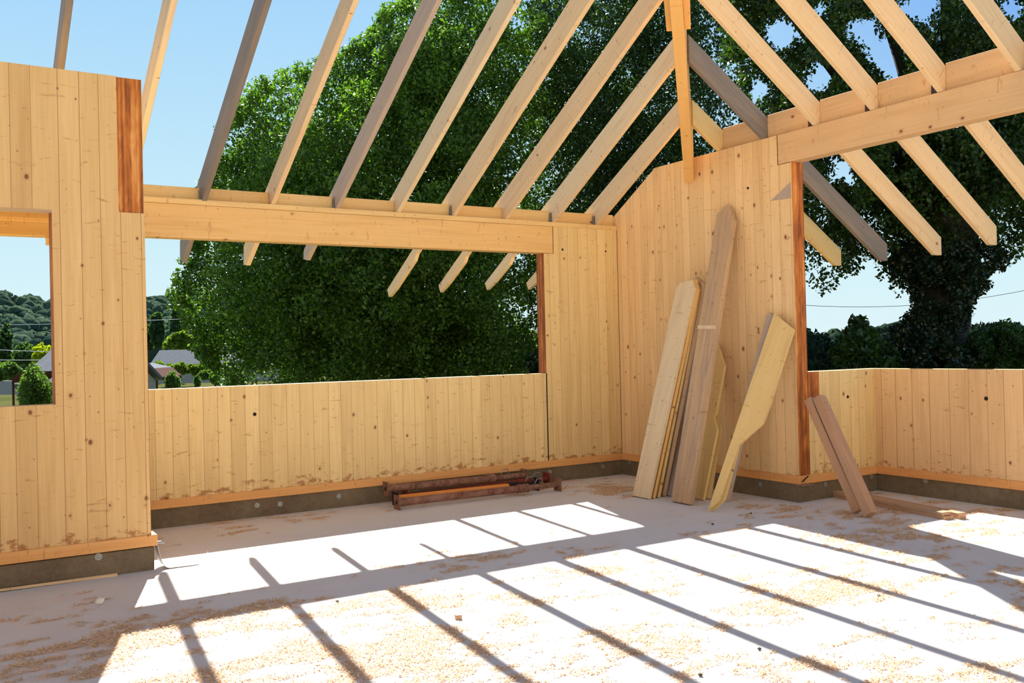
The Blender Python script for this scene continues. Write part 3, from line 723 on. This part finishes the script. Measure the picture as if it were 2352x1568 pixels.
# sawdust flakes: one uncountable mass
N = 150000
def sample_flakes(N):
    P = np.zeros((0, 2))
    while len(P) < N:
        q = np.column_stack([rng.uniform(.0, XC - .05, N * 3), rng.uniform(1.6, YA - .05, N * 3)])
        ix = ((q[:, 0] - gx[0]) / (gx[1] - gx[0])).astype(int); iy = ((q[:, 1] - gy[0]) / (gy[1] - gy[0])).astype(int)
        pr = np.clip(DG[iy, ix], 0, 1) ** 1.3 + .004
        # outside the room
        ok = ~((q[:, 0] > XB - .02) & (q[:, 1] > YS - .02)) & ~((q[:, 0] < XD + .03) & (q[:, 1] > YD - .03)) & (q[:, 0] > (q[:, 1] - 1.5) * -.2)
        P = np.vstack([P, q[(rng.random(len(q)) < pr) & ok]])
    return P[:N]
Pf = sample_flakes(N)
ang = rng.uniform(0, 2 * np.pi, N); ll = rng.uniform(.003, .009, N); ww = rng.uniform(.001, .003, N); tz = rng.uniform(-.35, .35, N)
dx = np.column_stack([np.cos(ang), np.sin(ang), tz]); dy = np.column_stack([-np.sin(ang), np.cos(ang), rng.uniform(-.4, .4, N)])
cz = .002 + rng.random(N) * .006 + np.abs(tz) * ll
ctr = np.column_stack([Pf, cz])
VV = np.stack([ctr - dx * ll[:, None] - dy * ww[:, None], ctr + dx * ll[:, None] - dy * ww[:, None], ctr + dx * ll[:, None] + dy * ww[:, None], ctr - dx * ll[:, None] + dy * ww[:, None]], 1)
VV[..., 2] = np.maximum(VV[..., 2], .001)
fb = NB('wood_shavings'); gg = fb.n('NewGeometry')
fb.l(fb.ramp(gg.outputs['Random Per Island'], [(0, (.66, .36, .15)), (.4, (.80, .51, .26)), (1, (.88, .68, .43))]), fb.b.inputs['Base Color']); fb.b.inputs['Roughness'].default_value = .8
tag(rawmesh('sawdust', VV, np.arange(N * 4).reshape(-1, 4), fb.m), 'pale orange sawdust and shavings scattered over the slab', 'sawdust', kind='stuff')

# ------------------------------------------------------------------ outdoors: ground
def gz(x, y):
    d = math.hypot(x, y)
    if d < 18: return -.45
    if d < 110: return -.45 - 3.3 * (d - 18) / 92
    z = -3.75
    left = max(0., min(1., .5 - (x - y * .62) / (.5 * d)))   # hill rises towards the left of the view
    if d > 210: z += (d - 210) / 240 * (25 * left ** .9 + 2)
    return z
gb = NB('meadow'); tcn = gb.n('TexCoord')
g1 = gb.noise(tcn.outputs['Object'], .12, 5); g2 = gb.noise(tcn.outputs['Object'], 3, 4)
gc = gb.ramp(g1, [(.3, (.055, .065, .022)), (.55, (.095, .09, .038)), (.75, (.045, .075, .018))])
gc = gb.mix(gb.math('MULTIPLY', g2, .4), gc, (.10, .13, .03))
gb.l(gc, gb.b.inputs['Base Color']); gb.b.inputs['Roughness'].default_value = 1; gb.b.inputs['Specular IOR Level'].default_value = 0
rad = [9.5, 11, 13, 16, 20, 26, 34, 44, 58, 75, 95, 110, 140, 180, 210, 230, 260, 290, 320, 350, 380, 420, 450]
ths = np.radians(np.linspace(-20, 110, 90))
vv = [[r * math.sin(t), r * math.cos(t), gz(r * math.sin(t), r * math.cos(t))] for r in rad for t in ths]
nn = len(ths); ff = [[i * nn + j, i * nn + j + 1, (i + 1) * nn + j + 1, (i + 1) * nn + j] for i in range(len(rad) - 1) for j in range(nn - 1)]
gr = rawmesh('ground', vv, ff, gb.m, True); struct(gr)

# ------------------------------------------------------------------ vegetation
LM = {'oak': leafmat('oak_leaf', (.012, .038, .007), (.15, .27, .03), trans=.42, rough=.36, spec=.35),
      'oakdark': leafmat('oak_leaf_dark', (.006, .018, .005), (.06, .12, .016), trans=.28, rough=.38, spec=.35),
      'ivy': leafmat('ivy_leaf', (.006, .016, .005), (.02, .045, .012), trans=.2),
      'bush': leafmat('bush_leaf', (.012, .035, .008), (.05, .11, .02)),
      'far': leafmat('far_leaf', (.03, .06, .03), (.09, .15, .06), rough=.8, spec=.1),
      'yellow': leafmat('gold_leaf', (.22, .26, .01), (.42, .42, .02), rough=.7, spec=.2),
      'lime': leafmat('lime_leaf', (.09, .15, .02), (.22, .28, .05), rough=.7, spec=.2),
      'poplar': leafmat('poplar_leaf', (.03, .07, .03), (.09, .16, .07), rough=.7, spec=.2),
      'silver': leafmat('silver_leaf', (.08, .12, .09), (.22, .28, .22), rough=.6, spec=.3),
      'young': leafmat('young_leaf', (.05, .10, .02), (.15, .22, .06), rough=.6, spec=.3)}
BARK = rusty('bark', (.02, .016, .012), (.07, .055, .04), 6)
def leaves(name, centers, radii, n, size, mat, parent=None, flat=1.0):
    centers = np.asarray(centers, float); radii = np.asarray(radii, float)
    w = radii ** 2; w = w / w.sum()
    k = rng.choice(len(centers), n, p=w)
    d = rng.normal(size=(n, 3)); d /= np.linalg.norm(d, axis=1)[:, None]
    rr = radii[k] * (1.0 - .55 * rng.random(n) ** 1.6 + rng.normal(size=n) * .07)
    c = centers[k] + d * rr[:, None] * np.array([1, 1, flat])
    a = rng.normal(size=(n, 3)); a /= np.linalg.norm(a, axis=1)[:, None]
    t = rng.normal(size=(n, 3)); bb = np.cross(a, t); bb /= np.linalg.norm(bb, axis=1)[:, None]
    s = size * rng.uniform(.6, 1.3, n)[:, None]
    nrm = np.cross(a, bb)
    p0 = c - a * s * .5; p1 = c + bb * s * .27 + nrm * s * .08; p2 = c + a * s * .5; p3 = c - bb * s * .27 + nrm * s * .08
    VV = np.stack([p0, p1, p2, p3], 1)
    o = rawmesh(name, VV, np.arange(n * 4).reshape(-1, 4), mat)
    if parent: o.parent = parent
    return o
def inpoly(p, poly):
    x, y = p; r = False; j = len(poly) - 1
    for i in range(len(poly)):
        xi, yi = poly[i]; xj, yj = poly[j]
        if (yi > y) != (yj > y) and x < (xj - xi) * (y - yi) / (yj - yi) + xi: r = not r
        j = i
    return r
def edgedist(p, poly):
    p = np.array(p, float); m = 1e9
    for i in range(len(poly)):
        a = np.array(poly[i], float); b_ = np.array(poly[(i + 1) % len(poly)], float); ab = b_ - a
        t = max(0, min(1, np.dot(p - a, ab) / np.dot(ab, ab))); m = min(m, np.linalg.norm(p - a - ab * t))
    return m
def crown(poly, dep, n, rmin=.35, rmax=1.2, deep=2.6, per=26):
    """a crown whose outline, seen at distance dep, is poly: rounded lobes, each covered in small clumps of foliage"""
    xs_ = [p[0] for p in poly]; ys_ = [p[1] for p in poly]; c, r = [], []
    tries = made = 0
    while made < n and tries < n * 60:
        tries += 1
        q = (random.uniform(min(xs_), max(xs_)), random.uniform(min(ys_), max(ys_)))
        if not inpoly(q, poly): continue
        e = edgedist(q, poly); D = dep + random.uniform(-1, 1) * min(deep, e / FPX * dep * 1.3)
        R = min(rmax, e / FPX * D * random.uniform(.85, 1.15))
        if R < rmin * random.uniform(.5, 1): continue
        made += 1; C0 = at(q[0], q[1], D)
        if R < .3: c.append(C0); r.append(R); continue
        k = int(per * (.5 + R)); d = rng.normal(size=(k, 3)); d[:, 2] += .35; d /= np.linalg.norm(d, axis=1)[:, None]
        sq = np.array([1, 1, .72])
        for j in range(k):
            rr = R * random.uniform(.13, .30); c.append(C0 + d[j] * sq * R * random.uniform(.72, .98)); r.append(rr)
    return c, r
def sprays(poly, dep, n, out=14, rr=(.07, .2)):
    c, r = [], []
    for k in range(n):
        i = random.randrange(len(poly)); a, b_ = poly[i], poly[(i + 1) % len(poly)]; t = random.random()
        ex, ey = b_[0] - a[0], b_[1] - a[1]; l = math.hypot(ex, ey) + 1e-6
        if random.random() > l / 120: continue
        m = random.uniform(-1.6, 1) * out; sgn = -1
        q = (a[0] + ex * t + ey / l * m, a[1] + ey * t - ex / l * m)
        c.append(at(q[0], q[1], dep + random.uniform(-.6, .6))); r.append(random.uniform(*rr))
    return c, r
def trunk(p, q, r0, r1, par, name='trunk', n=7):
    bm = bmesh.new(); p, q = Vector(p), Vector(q); prev = None
    for k in range(n):
        t = k / (n - 1); c = p.lerp(q, t) + Vector((mnoise.noise(Vector((t * 3, p.x, 0))), mnoise.noise(Vector((t * 3, p.x, 5))), 0)) * (.25 if 0 < k < n - 1 else 0) * (q - p).length * .12
        r = r0 + (r1 - r0) * t; ring = [bm.verts.new(c + Vector((math.cos(a) * r, math.sin(a) * r, 0)) * (1 + .15 * math.sin(a * 3 + k))) for a in np.linspace(0, 2 * math.pi, 12, endpoint=False)]
        if prev:
            for i in range(12): bm.faces.new((prev[i], prev[(i + 1) % 12], ring[(i + 1) % 12], ring[i]))
        prev = ring
    o = newobj(name, bm, BARK, None, True); o.parent = par; return o
def tree(name, label, cat, poly, dep, nb, nl, size, mat, base_px, r0=.3, group=None, rmax=1.2, rmin=.35, tr=True, limbs=4, spr=100):
    base = at(base_px[0], base_px[1], dep); base[2] = gz(base[0], base[1])
    t = thing(name, label, cat, (0, 0, 0), group)
    c, r = crown(poly, dep, nb, rmin, rmax)
    e_, f_ = sprays(poly, dep, spr)
    leaves('crown', c, r, int(nl * .93), size, LM[mat], t)
    leaves('crown_sprays', e_, f_, int(nl * .07), size, LM[mat], t)
    if tr:
        cc = np.mean(c, axis=0); top = Vector(base).lerp(Vector(cc), .75)
        trunk(base, top, r0, r0 * .55, t)
        for k in range(limbs):
            e = c[random.randrange(len(c))]; trunk(Vector(base).lerp(top, .5 + .12 * k), e, r0 * .35, r0 * .1, t, 'limb', 5)
    return t
T1 = [(1230, -90), (1120, -10), (1000, 5), (925, 15), (880, 60), (860, 110), (800, 120), (740, 165), (650, 185), (600, 215), (545, 270), (520, 330), (500, 400), (470, 440), (455, 560),
      (430, 640), (410, 690), (455, 745), (470, 800), (520, 850), (560, 930), (700, 960), (1000, 960), (1260, 960)]
tree('oak_tree', 'large dense oak behind the wide opening, its left edge against the sky', 'tree', T1, 20, 300, 380000, .085, 'oak', (950, 900), .4, rmax=1.15, rmin=.3, spr=900)
T2 = [(1180, -140), (1730, -160), (1740, 40), (1690, 120), (1740, 300), (1840, 480), (1800, 620), (1760, 950), (1180, 950)]
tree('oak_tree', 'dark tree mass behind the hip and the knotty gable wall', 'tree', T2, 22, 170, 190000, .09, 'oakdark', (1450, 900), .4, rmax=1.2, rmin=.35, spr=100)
T3a = [(1600, -160), (2500, -160), (2520, 560), (2400, 640), (2335, 655), (2290, 600), (2180, 660), (2060, 690), (2030, 640), (1985, 600), (1960, 655), (1860, 690), (1835, 600), (1800, 480), (1740, 300), (1640, 120)]
holes = [(1795, 80, 34), (1740, 205, 22), (1640, 90, 18), (1985, 70, 30), (2030, 125, 44), (2055, 160, 30), (1890, 165, 26), (1870, 195, 20), (2120, 10, 40), (2325, 20, 30), (2050, 20, 16), (1880, 20, 16), (1935, 385, 24), (1950, 410, 16), (2062, 360, 20), (1900, 430, 12)]
tv = thing('ivy_oak_tree', 'tall ivy clad tree at the right with sky gaps in its crown', 'tree')
c_, r_ = crown(T3a, 15.5, 390, .2, .7, 2.0, 20)
px_ = [(1176 + FPX * np.dot(q - EYE, CR) / np.dot(q - EYE, CF), 784 - FPX * np.dot(q - EYE, CU) / np.dot(q - EYE, CF)) for q in c_]
kp = [i for i, p in enumerate(px_) if not any(math.hypot(p[0] - h_[0], p[1] - h_[1]) < h_[2] + r_[i] / 15.5 * FPX * .5 for h_ in holes)]
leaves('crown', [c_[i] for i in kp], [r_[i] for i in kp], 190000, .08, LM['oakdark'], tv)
tb0 = at(2130, 860, 15.5); tb0[2] = gz(tb0[0], tb0[1]); tb1 = at(2190, 420, 15.5); trunk(tb0, tb1, .55, .38, tv)
for k, (lx, ly) in enumerate([(1900, 560), (1760, -60), (2000, -100), (2180, -120), (2330, 200), (2450, 380), (2290, -100)]): trunk(at(2185 - k * 3, 560 - 30 * k, 15.5), at(lx, ly, 15.5 + (k % 3 - 1)), .15, .05, tv, 'limb', 6)
IV = [(1990, 540), (2350, 540), (2300, 640), (2240, 700), (2200, 780), (2230, 860), (2020, 860), (2040, 760), (2090, 700)]
c_, r_ = crown(IV, 15.2, 60, .15, .5); leaves('ivy', c_, r_, 42000, .07, LM['ivy'], tv)
# bushes beyond the right parapet
def bush(poly, dep, lab, mat='bush', nb=30, nl=9000, size=.09, name='bush', grp='bushes beyond the parapet', rmax=.7):
    t = thing(name, lab, 'bush' if 'bush' in name or 'hedge' in name else 'tree', (0, 0, 0), grp)
    c, r = crown(poly, dep, nb, .08, rmax, 1.0, 14); leaves('foliage', c, r, nl, size, LM[mat], t); return t
bush([(1905, 900), (1912, 815), (1935, 770), (1960, 720), (1985, 715), (2010, 760), (2060, 790), (2080, 900)], 14, 'dark bush with a spindly top just right of the gable wall end')
bush([(2060, 900), (2070, 800), (2150, 770), (2230, 790), (2240, 900)], 14.5, 'black shaded bush at the foot of the ivy clad trunk', 'ivy')
bush([(2200, 900), (2210, 780), (2270, 730), (2352, 740), (2450, 780), (2450, 900)], 15, 'leafy bush with sunlit leaves at the right edge')
bush([(1200, 920), (1200, 800), (1320, 790), (1500, 800), (1500, 920)], 17, 'dark bush at the right end of the wide opening', 'ivy', rmax=.6)

# distant canopies: lumpy crowns merged as woodland
def woodland(name, label, spots, mat, dens=150, core=.93, lf=.22):
    bm0 = bmesh.new(); bmesh.ops.create_icosphere(bm0, subdivisions=2, radius=1); base = np.array([v.co[:] for v in bm0.verts]); fc = np.array([[v.index for v in f.verts] for f in bm0.faces]); bm0.free()
    VV, FF = [], []
    for k, (x, y, z, r, h) in enumerate(spots):
        ph = rng.uniform(0, 6.28, 6); fr = rng.normal(size=(6, 3)) * 2.6
        dsp = sum(np.sin(base @ fr[i] + ph[i]) for i in range(6)) * .07
        v = base * (1 + dsp)[:, None] * np.array([r, r, h]) * core + np.array([x, y, z]); VV.append(v); FF.append(fc + k * len(base))
    nc = len(VV); V1 = np.concatenate(VV); F1 = np.concatenate(FF)
    m = dens; n = nc * m; sp_ = np.array(spots); k = np.repeat(np.arange(nc), m)
    d = rng.normal(size=(n, 3)); d /= np.linalg.norm(d, axis=1)[:, None]; d[:, 2] = np.abs(d[:, 2]) - .25
    c = sp_[k, :3] + d * np.stack([sp_[k, 3], sp_[k, 3], sp_[k, 4]], 1) * rng.uniform(.88, 1.1, n)[:, None]
    a_ = rng.normal(size=(n, 3)); a_ /= np.linalg.norm(a_, axis=1)[:, None]; b_ = np.cross(a_, rng.normal(size=(n, 3))); b_ /= np.linalg.norm(b_, axis=1)[:, None]
    s_ = (sp_[k, 3] * lf * rng.uniform(.5, 1.2, n))[:, None]
    V2 = np.stack([c - a_ * s_, c + b_ * s_, c + a_ * s_], 1).reshape(-1, 3)
    F2 = np.arange(n * 3).reshape(-1, 3) + len(V1)
    return tag(rawmesh(name, np.concatenate([V1, V2]), np.concatenate([F1, F2]), mat, False), label, 'woodland', kind='stuff')
def forest_mat(name, a, c):
    b = NB(name); tcn = b.n('TexCoord'); n_ = b.noise(tcn.outputs['Object'], .08, 4, .6); n2 = b.noise(tcn.outputs['Object'], .9, 4, .7)
    col = b.ramp(n_, [(.35, a), (.65, c)]); col = b.mix(b.math('MULTIPLY', n2, .5), col, tuple(x * .5 for x in a))
    b.l(col, b.b.inputs['Base Color']); b.b.inputs['Roughness'].default_value = 1; b.b.inputs['Specular IOR Level'].default_value = 0; b.bump(n2, .8, 1.0); return b.m
sp = []
for k in range(2300):
    r = random.uniform(215, 440); t = math.radians(random.uniform(-8, 24)); x, y = r * math.sin(t), r * math.cos(t); s = random.uniform(2.2, 4.4)
    sp.append((x, y, gz(x, y) + s * .9, s, s * random.uniform(.8, 1.3)))
woodland('wooded_hill', 'wooded hillside rising behind the village at the left', sp, forest_mat('hill_forest', (.038, .075, .055), (.12, .17, .10)))  # blue-green haze of distance is mixed into these forest colours
sp = []
for k in range(900):
    r = random.uniform(110, 170); t = math.radians(random.uniform(46, 72)); x, y = r * math.sin(t), r * math.cos(t); s = random.uniform(1.6, 3.3)
    sp.append((x, y, gz(x, y) + s * .9 + .6, s, s * random.uniform(.9, 1.5)))
woodland('tree_line', 'distant hazy line of trees beyond the right parapet', sp, forest_mat('line_forest', (.02, .04, .028), (.06, .085, .04)), 420, .78, .13)

# distinct trees and shrubs in the gap left of the oak and through the left window
def small(poly, dep, lab, mat, nb, nl, size, name='tree', cat='tree', tr=None, rmax=6):
    t = thing(name, lab, cat, (0, 0, 0))
    c, r = crown(poly, dep, nb, .02 * dep / 10, rmax, 1.5, 8); leaves('foliage', c, r, nl, size, LM[mat], t)
    if tr:
        b0 = at(tr[0], tr[1], dep); b1 = at(tr[0], tr[2], dep); trunk(b0, b1, tr[3], tr[3] * .5, t, n=3)
    return t
small([(352, 800), (345, 760), (350, 725), (362, 705), (373, 730), (378, 770), (372, 800)], 190, 'tall narrow poplar beside the left wall edge', 'poplar', 60, 5000, .9, 'poplar_tree')
small([(395, 790), (392, 740), (400, 700), (418, 695), (430, 740), (428, 790)], 185, 'weeping grey green tree between the poplar and the oak', 'poplar', 60, 5000, .9, 'willow_tree')
small([(325, 810), (330, 760), (345, 735), (352, 800)], 195, 'dark tree half hidden by the left wall edge', 'far', 40, 2500, .9)
small([(372, 805), (378, 780), (400, 762), (430, 758), (455, 780), (465, 805)], 165, 'light yellow green tree behind the slate roofed house', 'lime', 60, 5000, .8)
small([(74, 835), (78, 800), (95, 785), (118, 792), (130, 815), (128, 840), (100, 850)], 60, 'bright golden yellow tree behind the skylight roof', 'yellow', 50, 5000, .22)
small([(-30, 960), (-30, 760), (10, 715), (25, 760), (30, 830), (20, 860)], 75, 'dark conifer at the left edge of the window view', 'bush', 60, 7000, .3, 'conifer_tree')
small([(-20, 880), (-20, 840), (20, 830), (50, 840), (52, 862), (20, 870)], 40, 'light green leafy shrub over the pergola in the window view', 'young', 40, 4000, .14, 'shrub', 'shrub')
small([(46, 945), (44, 890), (58, 850), (78, 815), (95, 850), (118, 880), (128, 945)], 24, 'young feathery tree standing close in the window view', 'young', 70, 6500, .09, 'young_tree', tr=(82, 940, 840, .03))
small([(20, 842), (30, 800), (60, 780), (90, 800), (95, 842)], 100, 'round mid green tree in the middle of the window view', 'far', 40, 3500, .4)
for k, (x0, x1, lab) in enumerate([(352, 378, 'first'), (378, 402, 'second'), (402, 428, 'third'), (428, 455, 'fourth'), (455, 490, 'fifth')]):
    h = 828 + (k % 2) * 5
    small([(x0 - 3, 860), (x0 + 2, h + 8), ((x0 + x1) / 2, h), (x1, h + 8), (x1 + 3, 862)], 110, 'golden green conifer in the garden hedge, %s from the left' % lab, 'lime', 25, 1800, .4, 'hedge_conifer', 'tree')
small([(455, 872), (457, 852), (490, 848), (500, 856), (498, 872)], 95, 'clipped green hedge block right of the hedge conifers', 'young', 25, 2500, .3, 'hedge', 'hedge')
small([(382, 895), (380, 870), (394, 848), (412, 868), (416, 895)], 48, 'bushy young tree on the lawn, left of three', 'young', 30, 3500, .15, 'young_tree', 'tree')
small([(446, 890), (446, 866), (454, 855), (460, 870), (460, 890)], 50, 'thin upright shrub on the lawn, middle of three', 'young', 20, 1500, .14, 'shrub', 'shrub')
small([(486, 884), (480, 862), (496, 845), (508, 862), (504, 884)], 52, 'small round young tree on the lawn, right of three', 'young', 25, 2500, .15, 'young_tree', 'tree', (495, 890, 870, .05))
small([(530, 892), (528, 860), (545, 845), (562, 855), (566, 892)], 46, 'silvery shrub at the edge of the oak shade', 'silver', 30, 3500, .14, 'shrub', 'shrub')

# ------------------------------------------------------------------ buildings far off
SL = simple('slate', (.12, .135, .155), .9, 0, 3, .15, .1); ST = simple('stone_render', (.36, .32, .27), .9, 0, 1, .2); GL = simple('dark_glass', (.02, .03, .05), .1); WH = simple('white_render', (.3, .3, .31), .8, 0, 1, .05)
TI = simple('red_brown_timber', (.09, .03, .016), .9, 0, 2, .2, .1)
def house(pxl, pxr, ridge_py, eave_py, dep, depth, roof_over, lab, base_py, chimney=None, sky=None, gable_off=0):
    t = thing('house', lab, 'house')
    A = at(pxl, eave_py, dep); B = at(pxr, eave_py, dep)
    A[2] = B[2] = (A[2] + B[2]) / 2
    zr = at((pxl + pxr) / 2, ridge_py, dep)[2]; zb = A[2] - 3.0
    d = (B - A); L = np.linalg.norm(d); d /= L; n = np.array([-d[1], d[0], 0]);
    if np.dot(n, A - EYE) < 0: n = -n
    q = lambda s, w, z: Vector(A + d * s + n * w + np.array([0, 0, z]))
    bm = bmesh.new(); pr = [(0, 0), (0, -3.0), ]
    pts = [q(0.3, .4, -3), q(.3, .4, 0), q(.3, depth / 2, zr - A[2] - .1), q(.3, depth - .4, 0), q(.3, depth - .4, -3)]
    prism(bm, pts, Vector(d * (L - .6))); newobj('wall', bm, ST, t)
    rh = zr - A[2]
    bm = bmesh.new(); pts = [q(gable_off, 0, -.1), q(0, depth / 2, rh), q(0, depth / 2, rh + .15), q(gable_off, 0, .08)]
    prism(bm, pts, Vector(d * L)); pts = [q(0, depth, -.1), q(0, depth / 2, rh), q(0, depth / 2, rh + .15), q(0, depth, .08)]
    prism(bm, pts, Vector(d * L)); newobj('roof', bm, SL, t)
    if chimney:
        bm = bmesh.new(); s = chimney * L; pts = [q(s, depth * .38, rh * .6), q(s + .9, depth * .38, rh * .6), q(s + .9, depth * .38 + .9, rh * .6), q(s, depth * .38 + .9, rh * .6)]
        prism(bm, pts, Vector((0, 0, rh * .55))); newobj('chimney', bm, simple('chimney_slate', (.05, .07, .09)), t)
    if sky:
        s, f0, f1, wd_ = sky
        bm = bmesh.new(); pts = [q(s * L, depth / 2 * f0, rh * f0 + .12), q(s * L + wd_, depth / 2 * f0, rh * f0 + .12), q(s * L + wd_, depth / 2 * f1, rh * f1 + .12), q(s * L, depth / 2 * f1, rh * f1 + .12)]
        prism(bm, pts, Vector((0, 0, .08))); newobj('skylight', bm, GL, t)
    return t
house(343, 620, 803, 836, 150, 9, 0, 'long low stone house with a pale slate roof and dark chimney', 850, chimney=.33)
house(30, 220, 798, 884, 42, 8, 0, 'grey slate roofed building with a skylight, in the left window view', 900, sky=(.42, .55, .78, 1.1))
# carport with red brown rafters by the wall edge
t = thing('carport', 'small lean-to with a slate top and red brown sloping rafters by the left wall edge', 'carport')
a = at(300, 846, 80); e = at(370, 862, 80); dn = np.array(CF) * 5
bm = bmesh.new(); p1, p2 = at(300, 836, 80), at(346, 846, 80); prism(bm, [p1, p2, p2 + np.array([0, 0, -.15]), p1 + np.array([0, 0, -.15])], Vector(dn)); newobj('roof', bm, SL, t)
bm = bmesh.new(); p1, p2 = at(346, 846, 80), at(370, 866, 80); prism(bm, [p1, p2, p2 + np.array([0, 0, -.25]), p1 + np.array([0, 0, -.3])], Vector(dn)); newobj('sloping_roof', bm, TI, t)
for px in (342, 360):
    bm = bmesh.new(); p = at(px, 850 if px < 350 else 862, 80); g_ = p.copy(); g_[2] = gz(p[0], p[1]); tube(bm, g_, p, .09, seg=8); newobj('post', bm, TI, t)
bm = bmesh.new(); p1 = at(300, 846, 82); p2 = at(342, 848, 82); q1 = p1.copy(); q1[2] -= 2.2; q2 = p2.copy(); q2[2] -= 2.2
prism(bm, [p1, p2, q2, q1], Vector(dn * .3)); newobj('side_wall', bm, WH, t)
# parked car
t = thing('car', 'small pale blue car parked beside the carport', 'car')
c0 = at(365, 873, 84); c0[2] = gz(c0[0], c0[1]) + .25; dX = Vector(CR); dX.z = 0; dX.normalize(); dY = Vector((-dX.y, dX.x, 0))
pr = [(-.4, 0), (3.2, 0), (3.25, .5), (2.4, .62), (1.9, 1.1), (.5, 1.12), (-.1, .65), (-.45, .5)]
bm = bmesh.new(); prism(bm, [Vector(c0) + dX * x + Vector((0, 0, z)) for x, z in pr], dY * 1.6); newobj('body', bm, simple('car_paint', (.45, .52, .6), .3), t)
bm = bmesh.new(); prism(bm, [Vector(c0) - dY * .01 + dX * x + Vector((0, 0, z)) for x, z in [(.1, .68), (2.1, .68), (1.8, 1.03), (.55, 1.05)]], dY * .01); newobj('window', bm, GL, t)
for wxp in (.35, 2.5):
    bm = bmesh.new(); p = Vector(c0) + dX * wxp - dY * .02; tube(bm, p, p + dY * .2, .3, seg=16); newobj('wheel', bm, MT['hole'], t)
# small white hut, fence wall
t = thing('shed', 'small white shed seen past the hedge, under the oak edge', 'shed')
p1 = at(502, 846, 100); p2 = at(526, 846, 100); bm = bmesh.new(); dz = Vector((0, 0, -2.6)); prism(bm, [Vector(p1), Vector(p2), Vector(p2) + dz, Vector(p1) + dz], Vector(CF) * 3); newobj('wall', bm, WH, t)
bm = bmesh.new(); p1 = at(500, 843, 99); p2 = at(529, 843, 99); prism(bm, [Vector(p1), Vector(p2), Vector(p2) + Vector((0, 0, -.4)), Vector(p1) + Vector((0, 0, -.4))], Vector(CF) * 5); newobj('roof', bm, SL, t)
t = thing('garden_wall', 'low pale wall across the lawn at the left edge of the window view', 'garden wall')
p1 = at(-60, 875, 60); p2 = at(34, 874, 60); bm = bmesh.new(); prism(bm, [Vector(p1), Vector(p2), Vector(p2) + Vector((0, 0, -.9)), Vector(p1) + Vector((0, 0, -.9))], Vector(CF) * .4); newobj('panel', bm, WH, t)
t = thing('pergola', 'brown timber pergola with sloping roof and one post in the window view', 'pergola')
bm = bmesh.new(); p1 = at(27, 868, 38); p2 = at(48, 856, 38); prism(bm, [Vector(p1), Vector(p2), Vector(p2) + Vector((0, 0, -.15)), Vector(p1) + Vector((0, 0, -.2))], Vector(CF) * 3); newobj('roof', bm, TI, t)
bm = bmesh.new(); p1 = at(30, 868, 38.2); g_ = p1.copy(); g_[2] = gz(p1[0], p1[1]) - .3; tube(bm, g_, p1, .045, seg=8); newobj('post', bm, TI, t)
# overhead lines
wire = simple('cable', (.5, .52, .55), .6)
def cable(a, b_, dep, sag, lab, mat=wire, r=.02):
    A, B = Vector(at(*a, dep)), Vector(at(*b_, dep)); bm = bmesh.new(); pr = None
    pts = [A.lerp(B, t) - Vector((0, 0, sag * 4 * t * (1 - t))) for t in np.linspace(0, 1, 17)]
    for u_, v_ in zip(pts, pts[1:]): tube(bm, u_, v_, r, seg=6, cap=False)
    tag(newobj('overhead_cable', bm, mat), lab, 'cable', 'overhead cables')
cable((-200, 790), (200, 809), 55, .1, 'pale cable across the left window view, upper of the low pair')
cable((-200, 818), (130, 826), 55, .1, 'pale cable across the left window view, lowest one')
cable((-200, 746), (200, 742), 110, .1, 'pale cable across the left window view, highest one', r=.03)
cable((300, 736), (470, 728), 110, .1, 'thin cable crossing in front of the poplar', r=.03)
dwire = simple('dark_cable', (.05, .06, .07), .6)
cable((1800, 697), (2500, 632), 30, .45, 'thin dark cable crossing the sky gap above the right parapet', dwire, .008)
# white blossom showing behind the trunk
bush([(2050, 800), (2055, 770), (2075, 750), (2095, 760), (2090, 795)], 17, 'pale flowering shrub glimpsed left of the ivy clad trunk', 'silver', 12, 900, .08, name='flowering_bush', grp=None)
